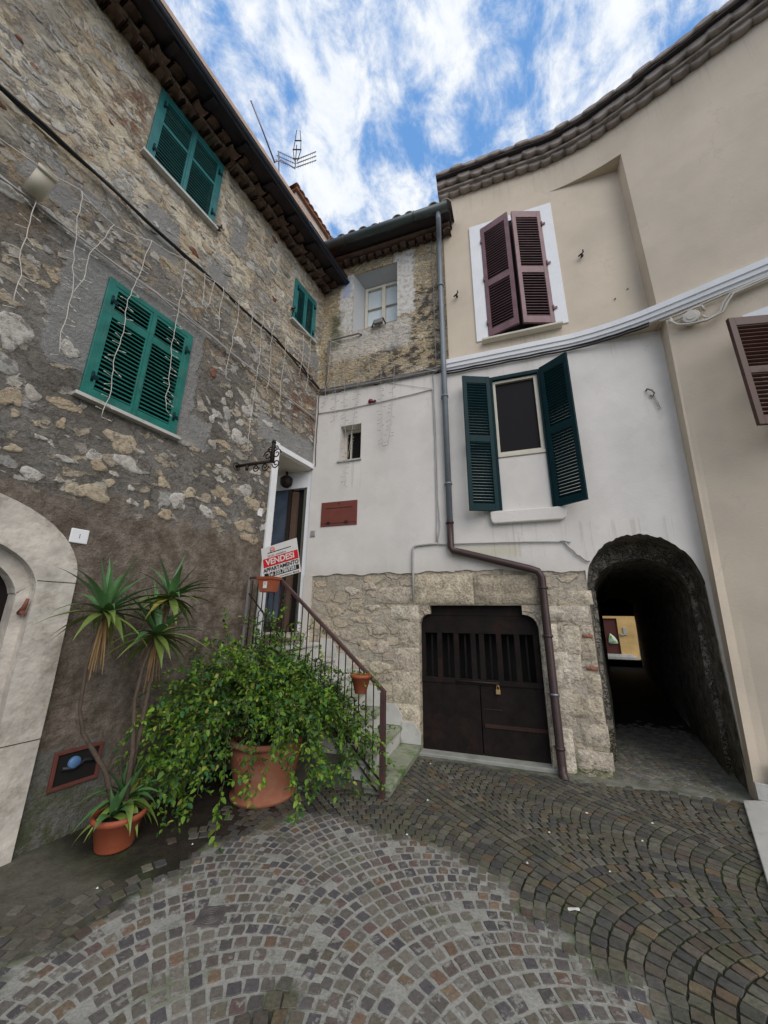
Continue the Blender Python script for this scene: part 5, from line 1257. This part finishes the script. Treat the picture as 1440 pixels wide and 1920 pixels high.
def dirs_main(r):
    m = r.random()
    if m < .42: az = r.normal(pi+.72, .42); el = r.uniform(.35, 1.2); L = r.uniform(.8, 1.7)     # left
    elif m < .66: az = r.normal(.15, .5); el = r.uniform(.4, 1.25); L = r.uniform(.7, 1.4)
    elif m < .74: az = r.normal(-pi/2, .7); el = r.uniform(.5, .9); L = r.uniform(.3, .6)
    else: az = r.uniform(0, 2*pi); el = r.uniform(.9, 1.5); L = r.uniform(.8, 1.45)
    return az, el, L
UX, UY = -2.58, -1.52
T1, nl = shrub('potted_shrub', 'big sprawling green shrub spilling over a large terracotta urn beside the stairs', FB, (UX, UY), 360, None, .55, None, .047, green_cols, seed=3, centre_dirs=dirs_main, gravity=1.05)
b = MB(); b.lathe((UX, UY, 0), [(.001, .03), (.24, .03), (.27, .0), (.31, .0), (.315, .035), (.275, .04), (.27, .05), (.30, .16), (.335, .30), (.345, .40), (.335, .445), (.36, .45), (.372, .475), (.36, .50), (.33, .50), (.32, .47), (.30, .44), (.001, .44)], 48); b.v = [(UX+(x-UX)*.94, UY+(y-UY)*.94, z*.97) for x, y, z in b.v]; b.build('urn', MAT['terra'], T1)
b = MB(); b.lathe((UX, UY, .43), [(.001, .01), (.2, .02), (.295, .0)], 32); b.build('soil', MAT['soil'], T1)
b = MB()
for k in range(-6, 7): 
    a_ = -pi/2+.2+k*.055; b.obox((UX+.349*cos(a_), UY+.349*sin(a_), .365+.018*sin(k*1.7)), (.006, 0, .012*sin(k*2.1)), (0, .006, 0), (0, 0, .014))
b.build('relief', MAT['terra'], T1)
# small trailing plant in the hanging pot (part of it)
r = np.random.default_rng(5); fol = MB(); P = []; D = []
for i in range(26):
    az = r.uniform(0, 2*pi); d = np.array([cos(az), sin(az), r.uniform(.2, 1.2)]); p = np.array([-1.69, -1.36, 1.04])
    for k in range(r.integers(3, 9)):
        d[2] -= .22; d /= np.linalg.norm(d); p = p+d*.03; P.append(p.copy()); D.append(d+r.normal(0, .6, 3))
P = np.array(P); leaf_cloud(fol, P, np.array(D), r.uniform(.015, .035, len(P)), green_cols(r, len(P), P, np.full(len(P), .4))); fol.build('foliage', MAT['shrub'], P2)
# climber on the railing
r = np.random.default_rng(9); fol = MB(); stm = MB(); P = []; D = []
CL = thing('climbing_plant', 'light green climber threading up through the railing bars', 'plant', FB, (-2.1, -1.3, 0))
for i in range(46):
    x0 = r.uniform(-3.1, -1.6); z0 = br_(x0)+r.uniform(0, .35); p = np.array([x0, RY-.02, z0]); d = r.normal(0, 1, 3); d[1] *= .3; d[2] = abs(d[2]); path = [Vector(p)]
    for k in range(r.integers(6, 16)):
        d = d+r.normal(0, .35, 3); d[1] *= .8; d[2] -= .06; d /= np.linalg.norm(d); p = p+d*.035; path.append(Vector(p))
        for q in range(2): P.append(p+r.normal(0, .01, 3)); D.append(d*.4+r.normal(0, .8, 3))
    stm.tube(path, .002, 4, cap=False)
P = np.array(P); leaf_cloud(fol, P, np.array(D), r.uniform(.025, .048, len(P)), green_cols(r, len(P), P, np.full(len(P), .6))*1.15); fol.build('foliage', MAT['shrub'], CL); stm.build('stems', MAT['bark'], CL)

# yucca in the left pot
YC = thing('potted_yucca', 'leggy yucca with three spiky heads in a round orange pot by the left wall', 'potted plant', FL, (-.06, -.46, 0))
PX, PY = -.08, -.47
b = MB(); b.lathe((PX, PY, 0), [(.001, .01), (.115, 0), (.12, .01), (.155, .17), (.172, .175), (.178, .20), (.168, .215), (.152, .21), (.148, .19), (.001, .18)], 40); b.build('pot', MAT['plpot'], YC)
b = MB(); b.lathe((PX, PY, .19), [(.001, .01), (.146, .0)], 24); b.build('soil', MAT['soil'], YC)
tr = [[(-.10,-.46,.18),(-.22,-.44,.50),(-.40,-.40,.78),(-.455,-.40,.95),(-.47,-.40,1.25),(-.43,-.42,1.56)], [(-.05,-.47,.18),(-.06,-.46,.6),(-.10,-.44,.95),(-.08,-.44,1.2),(-.03,-.46,1.44)], [(-.06,-.45,.2),(.0,-.42,.7),(.03,-.40,1.2),(.10,-.38,1.72)]]
for t_ in tr:
    b = MB(); b.tube(t_, [.024, .017, .014, .012, .012, .015][:len(t_)], 10); b.build('trunk', MAT['bark'], YC)
def rosette(c, n_, L, seed, droop=.5, dry=0):
    r = np.random.default_rng(seed); b = MB(); bd = MB()
    for i in range(n_+dry):
        isd = i >= n_; az = r.uniform(0, 2*pi); el = radians(78-115*(i/n_)**.9+r.uniform(-9, 9)) if not isd else radians(r.uniform(-85, -55))
        LL = L*r.uniform(.8, 1.12)*(1 if el > -.2 else .85); w0 = .029*r.uniform(.8, 1.15); d = Vector((cos(az)*cos(el), sin(az)*cos(el), sin(el)))
        p = Vector(c)+d*.015; vs = []; NS_ = 8; tgt = bd if isd else b
        for k in range(NS_+1):
            t = k/NS_; ww = w0*(.55+.6*sin(pi*min(1, t*1.15+.15)))*(1-t**3) if not isd else w0*.4*(1-t*.8)
            s_ = d.cross(Vector((0, 0, 1))); s_ = s_.normalized() if s_.length > .05 else Vector((sin(az), -cos(az), 0)); nn_ = s_.cross(d)
            vs += [p-s_*ww+nn_*ww*.35, p, p+s_*ww+nn_*ww*.35]
            p = p+d*(LL/NS_); d = (d+Vector((0, 0, -droop*.16*(1 if el < 1.0 else .25)*(1+t)))).normalized()
            if toF(FL, *(FL.w(*p)[:2]))[1] > -.02: p.y = -.02
        g = r.uniform(.75, 1.2); tgt.c = tuple(v_*g for v_ in ((.085,.19,.065) if el > .2 else (.17,.24,.055))) if not isd else (1, 1, 1.0001)
        if not isd and r.random() < .10: tgt.c = (.28,.24,.05)
        tgt.smooth = True
        tgt.add(vs, [(3*k, 3*k+1, 3*k+4, 3*k+3) for k in range(NS_)]+[(3*k+1, 3*k+2, 3*k+5, 3*k+4) for k in range(NS_)])
    b.build('leaf_head', MAT['yucca'], YC)
    if dry: bd.build('dry_leaves', MAT['leafdry'], YC)
rosette((-.43,-.42,1.60), 38, .50, 1, .5, 12); rosette((-.03,-.46,1.43), 34, .46, 2, .5, 10); rosette((.10,-.38,1.74), 32, .42, 3, .5, 4)
rosette((-.04,-.44,.26), 30, .32, 4, .8, 0); rosette((-.15,-.50,.21), 14, .22, 6, .8, 0)

# ============================================================ CABLES, CONDUITS
def cable(name, label, F, paths, r, mat, group=None, cat='cable', n_=6):
    o = paths[0][0]; T = MB()
    for p in paths: T.tube(p, r, n_)
    ob = T.build(name, mat, None, F, origin=o); tag(ob, label, cat, group); return ob
def sagline(pts, amp=.01, n_=8, jit=.006):
    out = []
    for (a_, b_) in zip(pts[:-1], pts[1:]):
        for k in range(n_): t = k/n_; out.append(tuple(a_[i]+(b_[i]-a_[i])*t+(random.uniform(-jit, jit) if i != 1 else 0) for i in range(3))[:2]+(a_[2]+(b_[2]-a_[2])*t-amp*4*t*(1-t)+random.uniform(-jit, jit)*.5,))
    out.append(pts[-1]); return out
def C2(x): return -.05
cable('cable', 'thick black cable bundle slung along the left wall above the fairy lights', FL, [sagline([(-3.2,-.05,5.52),(-1.76,-.05,5.56),(-1.0,-.05,5.60),(-.3,-.045,5.585),(.21,-.05,5.60),(1.13,-.045,5.60),(1.9,-.05,5.56),(2.40,-.05,5.42)], .015), sagline([(-3.2,-.055,5.55),(-1.5,-.07,5.575),(0,-.06,5.60),(1.3,-.06,5.60),(2.39,-.06,5.40)], .02)], .016, MAT['cableb'])
cable('cable', 'pale twin cable along the left wall just above the lower green window', FL, [sagline([(-3,-.04,4.80),(-1.61,-.04,4.84),(-1.15,-.04,4.83),(-.5,-.05,4.86),(-.16,-.05,4.89),(.3,-.05,4.86),(1.0,-.04,4.84),(2.39,-.03,4.83)], .012), sagline([(-3,-.05,4.79),(-1.4,-.055,4.825),(-.4,-.06,4.845),(.25,-.06,4.84),(1.2,-.05,4.83),(2.38,-.04,4.82)], .018)], .009, MAT['cableg'])
cable('cable', 'dusty grey cable bundle along the joint between rubble and white plaster', FB, [sagline([(-3.12,-.05,5.36),(-2.4,-.05,5.34),(-1.6,-.05,5.33),(-.93,-.055,5.33)], .01), sagline([(-3.12,-.06,5.33),(-2.0,-.06,5.31),(-.93,-.06,5.31)], .01), sagline([(-3.12,-.045,5.39),(-2.0,-.045,5.365),(-.93,-.05,5.36)], .01)], .016, MAT['cableg2'])
pts = [(x, cy(x)-.055-.01, 5.245) for x in (-.93,-.5,0,.5,.9,1.2,1.5,1.7)]
cable('cable', 'dark cable bundle running under the white moulding over the green window', FB, [sagline(pts, .006, 4, .003), sagline([(p[0], p[1]+.012, p[2]-.03) for p in pts], .008, 4, .003)], .014, MAT['cableb'])
pts = [(x, cy(x)-.09, 5.225) for x in (2.35,2.7,3.2,3.8,4.6)]
JB = thing('junction_box', 'round beige junction box in a tangle of painted cables under the white moulding', 'junction box', FB, (2.08, cy(2.08), 5.1))
nn2 = cn(2.08)
def jp(s_, o_, z): x = 2.08+s_; return (x, cy(x)-o_, z)
b = MB(); cc = Vector(jp(0, .03, 5.10)); ax_ = Vector((nn2.x, nn2.y, 0)); sx_ = Vector((-nn2.y, nn2.x, 0)); 
for (r_0, h0), (r_1, h1) in (((.085,0),(.085,.04)),((.085,.04),(.078,.048)),((.078,.048),(.05,.05)),((.05,.05),(.046,.056)),((.046,.056),(.001,.057))):
    vs = [cc+ax_*h0+(sx_*cos(2*pi*k/14)+Vector((0,0,1))*sin(2*pi*k/14))*r_0 for k in range(14)]+[cc+ax_*h1+(sx_*cos(2*pi*k/14)+Vector((0,0,1))*sin(2*pi*k/14))*r_1 for k in range(14)]
    b.add(vs, [(k, (k+1) % 14, 14+(k+1) % 14, 14+k) for k in range(14)])
b.build('box', MAT['greypl'], JB)
for pth in ([(-.18,.05,5.2),(-.16,.05,5.1),(-.1,.06,5.03),(0,.06,4.99),(.12,.06,4.98),(.22,.06,5.02),(.26,.06,5.12),(.33,.06,5.20),(.5,.06,5.22),(.9,.06,5.22),(1.6,.06,5.22)],
            [(-.2,.06,5.17),(-.14,.07,5.06),(-.05,.07,5.01),(.1,.07,4.97),(.24,.07,5.0),(.285,.07,5.1),(.35,.07,5.18),(.6,.06,5.2),(1.6,.07,5.2)],
            [(-.2,.05,5.14),(-.1,.06,5.14),(-.05,.05,5.17),(.02,.05,5.21),(.1,.05,5.2),(.11,.05,5.12)],
            [(-.28,.05,5.21),(-.1,.04,5.21),(.1,.04,5.225),(.4,.045,5.235),(1.6,.045,5.24)],
            [(.03,.06,5.02),(.05,.07,4.99),(.1,.07,4.985)], [(.08,.06,5.06),(.1,.07,5.0)]):
    b = MB(); b.tube([jp(*q) for q in pth], .013, 8); b.build('cable_run', MAT['greypl'], JB)
cable('conduit', 'thin white conduit dropping beside the drainpipe on the white wall', FB, [sagline([(-1.13,-.035,5.30),(-1.13,-.035,5.0),(-1.115,-.035,4.0),(-1.12,-.035,3.2),(-1.10,-.04,2.8),(-1.14,-.04,2.58)], .0, 6, .004), sagline([(-1.145,-.035,5.0),(-1.135,-.035,4.1),(-1.135,-.035,3.3),(-1.15,-.04,2.58)], 0, 5, .004)], .0075, MAT['cableg'], cat='conduit')
cable('conduit', 'grey conduit bending down from the white wall onto the stone lintel', FB, [[(-1.14,-.04,2.57),(-1.25,-.04,2.565),(-1.42,-.04,2.555),(-1.475,-.04,2.54),(-1.49,-.04,2.49),(-1.49,-.045,2.2),(-1.49,-.05,1.80)]], .015, MAT['cableg'], cat='conduit', n_=10)
cable('conduit', 'horizontal pale wire on the white wall below the green window', FB, [sagline([(-1.13,-.04,2.555),(-.6,-.04,2.545),(.0,-.04,2.53),(.50,-.04,2.505)], .0, 6, .003), sagline([(.44,-.04,2.50),(.52,-.04,2.40),(.58,-.04,2.33),(.68,-.04,2.26)], .02, 5, .004), [(.50,-.04,2.50),(.42,-.05,2.52),(.38,-.045,2.51)]], .010, MAT['cableg'], cat='conduit')
cable('conduit', 'pale wire crossing the white wall above the small window', FB, [sagline([(-3.12,-.035,4.93),(-2.6,-.035,4.92),(-2.0,-.035,4.94),(-1.5,-.035,4.97),(-1.13,-.035,5.0)], .0, 6, .003)], .008, MAT['cableg'], cat='conduit')
cable('cable', 'thin straight wire slanting over the white plaster to the conduit', FB, [[(-1.9,-.03,5.28),(-1.13,-.035,5.0)]], .003, MAT['cableg'])
cable('pipe', 'bent grey pipe with elbow in the corner below the rubble window', FB, [[(-3.0,-.06,5.4),(-3.0,-.06,6.30),(-2.97,-.06,6.36),(-2.90,-.06,6.37),(-2.42,-.05,6.38),(-2.38,.0,6.38)]], .016, MAT['cableg2'], cat='pipe', n_=10)
cable('cable', 'corner cable dropping down beside the raised doorway', FB, [sagline([(-3.14,-.04,5.3),(-3.13,-.04,4.9),(-3.13,-.04,4.4),(-3.12,-.04,3.95)], .0, 6, .006)], .007, MAT['cableb'])
cable('cable', 'long thin cable running down the rubble left of the drainpipe', FB, [sagline([(-1.09,-.04,8.0),(-1.08,-.04,6.5),(-1.08,-.04,5.4)], .0, 8, .004)], .007, MAT['cableg2'])
cable('cable', 'loose grey wire loop sticking out of the right wall', FB, [[(2.5,-.42,1.05),(2.38,-.52,1.0),(2.30,-.55,.93),(2.32,-.55,.86),(2.42,-.52,.80),(2.6,-.5,.77)]], .008, MAT['cableg2'])

# icicle fairy lights
IC = thing('icicle_lights', 'white unlit icicle fairy lights hanging in strands across the stone wall', 'fairy lights', FL, (0, -.08, 5.5))
main = [(-3.0,-.1,4.9),(-1.6,-.1,5.1),(-1.19,-.09,5.24),(-.87,-.08,5.19),(-.56,-.09,5.36),(-.19,-.09,5.51),(.19,-.09,5.57),(.78,-.1,5.72),(1.46,-.12,5.97),(2.2,-.16,6.22)]
b = MB(); b.tube(sagline(main, .02, 6, .006), .005, 5); b.build('main_wire', MAT['cablew'], IC)
def zmain(x):
    for p, q in zip(main[:-1], main[1:]):
        if p[0] <= x <= q[0]: return p[2]+(q[2]-p[2])*(x-p[0])/(q[0]-p[0])
    return main[-1][2]
def strand(x, y, z, L, lean=0.0, par=None):
    b = MB(); pts = []; N = int(L/.07); px = x; bl = []
    for k in range(N+1):
        px += random.uniform(-.014, .014)+lean/N; pts.append((px, y+random.uniform(-.008, .008), z-k*.07))
        if k > 0:
            s_ = random.choice((-1, 1)); bl.append((pts[-1], s_))
    b.tube(pts, .0034, 5)
    for (p, s_) in bl:
        q = Vector(p)+Vector((s_*random.uniform(.03, .05), -.01, -random.uniform(-.01, .035))); b.tube([p, tuple(q)], .0026, 4); b.tube([tuple(q), tuple(q+(q-Vector(p)).normalized()*.028)], .0050, 5)
    return b
for (x, L, lean) in ((-1.75,.5,0),(-1.45,1.35,.12),(-1.19,1.65,.18),(-.87,1.0,-.12),(-.56,2.15,.0),(-.19,1.9,.12),(.05,.55,.05),(.30,.7,.03),(.19,.55,-.05),(.55,1.3,.0),(.78,.5,.05),(.98,2.2,.06),(1.2,1.35,.0),(1.46,1.6,.05),(1.65,.45,0),(1.85,.9,0),(2.05,1.1,0)):
    strand(x, -.09, zmain(x), L, lean).build('light_strand', MAT['cablew'], IC)
IC2 = thing('icicle_lights', 'white unlit icicle fairy lights dangling over the small window on the white corner wall', 'fairy lights', FB, (-2.4, -.1, 5.8))
b = MB(); b.tube(sagline([(-2.98,-.12,6.34),(-2.69,-.11,6.16),(-2.08,-.1,5.72),(-1.4,-.08,5.44),(-1.06,-.07,5.28)], .01, 6, .004), .005, 5); b.build('main_wire', MAT['cablew'], IC2)
for (x, z, L, lean) in ((-2.95,6.3,1.3,0),(-2.83,6.25,1.6,.0),(-2.68,6.14,2.6,.02),(-2.35,5.9,1.9,-.05),(-1.98,5.66,1.6,.0),(-1.75,5.6,1.5,-.1),(-2.2,5.8,.5,0)):
    strand(x, -.085, z, L, lean).build('light_strand', MAT['cableg'], IC2)

# ============================================================ WALL FIXTURES
# flood tube lamp on the left wall
LT = thing('wall_lamp', 'cream cylindrical wall spotlight on the upper left stone wall', 'wall lamp', FL, (-1.41, 0, 5.0))
def cyl_axis(mbx, a_, b_, r0, r1, n_=24): mbx.tube([a_, b_], [r0, r1], n_)
b = MB(); b.tube([(-1.43,-.02,4.93),(-1.43,-.10,4.93)], .02, 8); b.build('bracket', MAT['cream'], LT)
b = MB(); b.tube([(-1.43,-.07,4.86),(-1.42,-.23,5.00)], [.062,.062], 24, cap=True); b.tube([(-1.421,-.218,4.99),(-1.419,-.242,5.011)], [.068,.068], 24); b.build('body', MAT['cream'], LT)
d_ = Vector((-1.419,-.242,5.011))+Vector((.0,-.002,.002)); b = MB(); b.tube([tuple(d_), tuple(d_+(Vector((-1.419,-.242,5.011))-Vector((-1.43,-.07,4.86))).normalized()*.003)], [.055,.055], 20); b.build('lens', simple('lens_glass', (.55,.55,.48), .2, .1, 0, 10, spec=.6), LT)
# wrought iron lamp bracket
LB = thing('lamp_bracket', 'rusty wrought iron scroll bracket without its lantern beside the raised doorway', 'lamp bracket', FL, (1.0, 0, 3.4))
b = MB(); b.tube([(.93,.0,3.40),(.98,-.24,3.41),(1.03,-.50,3.42)], .021, 8); b.build('arm', MAT['iron'], LB)
b = MB(); b.tube([(1.03,-.50,3.40),(1.03,-.50,3.58),(1.03,-.50,3.66)], [.030,.026,.026], 10); b.tube([(1.03,-.5,3.66),(1.03,-.5,3.70)], [.030,.018], 10); b.build('lamp_holder', MAT['iron'], LB)
b = MB(); b.tube([(.96,-.16,3.39),(.96,-.16,3.33)], [.022,.018], 8); b.build('knob', MAT['iron'], LB)
def spiral(mbx, cx_, cy_, cz_, r, turns, dirx, start, r_t=.006):
    pts = []
    for k in range(22):
        t = k/21; a_ = start+turns*2*pi*t; rr = r*(1-.8*t); pts.append((cx_, cy_+dirx*rr*cos(a_), cz_+rr*sin(a_)))
    mbx.tube(pts, r_t, 5)
for (yy, zz_, r0, dx, s0) in ((-.44,3.50,.05,1,0),(-.56,3.50,.05,-1,0),(-.42,3.36,.045,1,pi),(-.30,3.37,.04,1,pi),(-.56,3.37,.045,-1,pi),(-.47,3.57,.03,1,0),(-.54,3.57,.03,-1,0)):
    b = MB(); spiral(b, 1.02, -.50+(yy+.50)*1.25, zz_, r0*1.35, 1.4, dx, s0, .0075); b.build('scroll', MAT['iron'], LB)
b = MB(); b.lathe((.93, -.0, 3.40), [(.05, -.012), (.05, 0)], 12, 'y'); b.build('wall_plate', MAT['iron'], LB)
# round lamp under the porch soffit
PLp = thing('porch_lamp', 'round black ceiling lamp hanging under the porch soffit of the raised door', 'lamp', FL, (2.35, .45, 3.9))
b = MB(); b.lathe((2.3, .42, 3.72), [(.001,-.09),(.05,-.085),(.09,-.05),(.10,0),(.10,.06),(.06,.1),(.02,.12),(.02,.18)], 20); b.build('shade', MAT['iron'], PLp)
# plates
PP = thing('house_number', 'white enamel number plate with rounded corners on the dark left wall near the arch', 'house number', FL, (-.54, 0, 2.22))
b = MB(); b.box(-.60,-.47,-.014,0,2.155,2.275); b.build('plate', MAT['trim'], PP, bevel=.02)
text('1', .055, (-.535, -.0148, 2.213), RX, MAT['cableg2'], PP, 'lettering', .0004)
PP = thing('house_number', 'small square white tile beside the left jamb of the raised doorway', 'house number', FL, (1.39, 0, 2.92))
b = MB(); b.box(1.355,1.435,-.012,0,2.865,2.975); b.build('plate', MAT['trim'], PP, bevel=.004)
b = MB(); b.box(1.38,1.41,-.0128,-.0121,2.945,2.95); b.build('print', MAT['cableg2'], PP)
PP = thing('intercom', 'tiny grey doorbell panel with lines of text on the white corner wall', 'doorbell', FB, (-3.09, -.02, 2.82))
b = MB(); b.box(-3.13,-3.05,-.032,-.02,2.80,2.875); b.build('plate', MAT['cableg'], PP)
for k in range(4):
    b = MB(); b.box(-3.125,-3.06,-.0335,-.0322,2.862-k*.016-.006,2.862-k*.016); b.build('name_strip', MAT['cableg2'], PP)
b = MB(); b.box(-3.135,-3.05,-.030,-.02,2.775,2.79); b.build('lower_strip', MAT['cableg2'], PP)
# red brown hatch
HT = thing('meter_hatch', 'red brown metal meter hatch on the white corner wall', 'hatch', FB, (-2.66, -.02, 2.92))
b = MB(); b.box(-2.965,-2.355,-.032,-.015,2.925,3.315); b.build('panel', MAT['hatch'], HT, bevel=.004)
b = MB(); b.box(-2.88,-2.44,-.0345,-.0322,3.205,3.215); b.build('groove', MAT['iron'], HT)
b = MB(); b.box(-2.95,-2.37,-.0345,-.0322,2.965,2.973); b.build('groove', MAT['iron'], HT)
for xk in (-2.83, -2.53):
    b = MB(); b.box(xk-.025, xk+.025, -.042, -.0322, 2.955, 2.995); b.build('hinge', MAT['iron'], HT)
b = MB(); b.lathe((-2.66,-.033,3.275), [(.001,-.006),(.011,-.006),(.011,0)], 12, 'y'); b.build('lock', MAT['iron'], HT)
# little red lamp
RDm = thing('alarm_lamp', 'small dark red round lamp on the white wall above the small window', 'alarm lamp', FB, (-2.17, -.02, 4.98))
b = MB(); b.lathe((-2.17,-.02,4.98), [(.001,-.05),(.03,-.045),(.045,-.02),(.045,0)], 18, 'y'); b.build('lens', MAT['redlamp'], RDm)
b = MB(); b.tube([(-2.11,-.03,4.965),(-2.09,-.05,4.965)], [.02,.024], 10); b.build('side_bulb', MAT['iron'], RDm)
# old floodlight frame on window ledge
FLd = thing('floodlight', 'small old floodlight bracket perched on the ledge of the rubble wall window', 'floodlight', FB, (-2.05, -.03, 6.5))
b = MB()
for (p, q) in (((-2.17,-.06,6.42),(-2.13,-.06,6.55)),((-2.13,-.06,6.55),(-1.97,-.06,6.57)),((-1.97,-.06,6.57),(-1.92,-.06,6.44)),((-2.05,0,6.5),(-2.05,-.06,6.58))): b.tube([p, q], .013, 6)
b.build('bracket', MAT['iron'], FLd)
b = MB(); b.box(-2.13,-1.97,-.10,-.04,6.46,6.54); b.build('housing', MAT['cableg2'], FLd, bevel=.008)
# shutter holdbacks
def holdback(F, x, y, z, label):
    T = thing('shutter_holdback', label, 'shutter catch', F, (x, y, z)); b = MB()
    b.tube([(x, y, z), (x, y-.07, z)], .012, 6); b.tube([(x-.05, y-.06, z-.03), (x-.01, y-.065, z), (x+.02, y-.07, z+.02), (x+.015, y-.07, z+.06)], .011, 6); b.lathe((x, y-.06, z-.035), [(.001,-.014),(.018,-.01),(.018,.01),(.001,.014)], 10, 'y')
    b.build('catch', MAT['iron'], T)
holdback(FB, -.70, 0, 6.66, 'black shutter holdback on the beige wall left of the maroon shutters beside the drainpipe')
holdback(FB, 1.15, 0, 6.81, 'black shutter holdback in the recessed beige panel right of the maroon shutters')
holdback(FL, .15, 0, 6.42, 'black shutter holdback on the stone wall beside the upper green window')
holdback(FL, 1.60, 0, 6.42, 'black shutter holdback beside the small far green window under the eaves')
for (x, z, lb) in ((1.47, 5.93, 'small grey screw stub on the recessed beige panel, the left one of two'), (1.64, 6.05, 'small grey screw stub on the recessed beige panel, the right one of two')):
    T = thing('wall_stub', lb, 'wall plug', FB, (x, 0, z)); b = MB(); b.tube([(x, 0, z), (x, -.03, z+.005)], .011, 8); b.build('stub', MAT['cableg'], T)
HK = thing('wall_hook', 'old iron hook with a hanging chain end on the white wall above the passage', 'hook', FB, (1.64, 0, 4.4))
b = MB(); b.tube([(1.60,-.0,4.41),(1.60,-.05,4.42),(1.64,-.07,4.38),(1.665,-.06,4.34),(1.65,-.04,4.31),(1.62,-.04,4.33)], .011, 6); b.build('hook', MAT['cableg2'], HK)
b = MB()
for k in range(6): b.lathe((1.655+.008*k, -.045, 4.30-k*.035), [(.012,-.004),(.016,0),(.012,.004)], 8, 'y')
b.build('chain', MAT['cableg2'], HK)
# drain cover in the paving
DC = thing('drain_cover', 'small round cast drain cover with rings set in the pale grouted setts', 'drain cover', FW, (-.93, 2.56, .006))
b = MB(); b.box(-1.0,-.86,2.49,2.63,-.01,.006)
for r0 in (.060,.046,.032,.018): b.lathe((-.93,2.56,.006), [(r0,0),(r0,.004),(r0-.007,.004),(r0-.007,0)], 28)
b.build('cover', simple('cast_iron', (.14,.125,.12), .6, .2, .3, 40, metallic=.3), DC, bevel=.002)
# litter
LTm = simple('white_litter', (.62,.62,.58), .7, .1, .1, 30)
for (px, py, s_, lb) in ((1.10,2.62,.035,'pale elongated leaf scrap lying on the dark mossy setts'),):
    b = MB(); b.smooth = True; vs = [(px+s_*cos(t)*1.0, py+s_*.35*sin(t), .014+.004*sin(3*t)) for t in [2*pi*k/12 for k in range(12)]]+[(px, py, .022)]; b.add(vs, [(k, (k+1) % 12, 12) for k in range(12)])
    tag(b.build('leaf_scrap', LTm, None, FW, origin=(px, py, 0)), lb, 'litter')
g_l = [(.99,3.03),(.55,4.75),(1.75,3.7),(-1.35,3.2),(.2,3.35),(1.95,3.3),(1.3,3.4),(-1.7,2.75),(-.75,3.75),(2.2,3.55),(.42,3.9),(1.5,2.95)]
for (px, py) in g_l:
    b = MB(); s_ = random.uniform(.006, .013); vs = [(px+s_*cos(t)*random.uniform(.7, 1.3), py+s_*sin(t)*random.uniform(.6, 1.2), .012) for t in [2*pi*k/7 for k in range(7)]]+[(px, py, .02)]; b.add(vs, [(k, (k+1) % 7, 7) for k in range(7)])
    tag(b.build('paper_scrap', LTm, None, FW, origin=(px, py, 0)), 'tiny white scrap of litter lying on the setts of the yard', 'litter', 'tiny scraps of litter on the paving')

# ============================================================ TV ANTENNA
AN = thing('tv_antenna', 'television antenna with a long tilted pole and combed reflector arms above the left roof', 'antenna', FL, (1.83, .9, 8.6))
Yb = .9
b = MB(); b.tube([(1.95,Yb,8.3),(1.80,Yb,10.45),(1.72,Yb,11.05)], .016, 8); b.build('mast', MAT['steel'], AN)
b = MB(); b.tube([(1.66,Yb,10.62),(1.28,Yb,10.95),(.92,Yb,11.23)], [.018,.016,.016], 8); b.build('side_pole', MAT['steel'], AN)
b = MB(); b.tube([(1.64,Yb,10.62),(1.80,Yb,10.92),(2.22,Yb,11.28)], .013, 8); b.build('cross_arm', MAT['steel'], AN)
O = Vector((2.22, Yb, 11.30)); EX = Vector((.454, -.891, 0)); UP = Vector((0, 0, 1))
def q3(e, u): return O+EX*e+UP*u
b = MB(); b.tube([q3(0, -.03), q3(-.02, .75)], .011, 6)
for s_ in (-1, 1): b.tube([q3(.03*s_, .22), q3(.085*s_, .55), q3(.07*s_, .85), q3(.04*s_-.02, 1.25)], .009, 6)
for k, wd in ((.30,.07),(.60,.10),(.90,.08)): b.tube([q3(-wd, k), q3(wd, k)], .013, 6)
b.build('director_boom', MAT['iron'], AN)
for s_ in (-1, 1):
    for k in range(3):
        b = MB(); a_ = q3(.02*s_, .02+k*.13); e_ = q3((.46-.01*k)*s_, .26+k*.14); b.tube([a_, e_], .010, 6)
        for q in range(1, 9): p_a = a_.lerp(e_, q/8.5); b.tube([p_a+UP*.03, p_a-UP*.055], .004, 4)
        b.build('reflector_arm', MAT['steel'], AN)
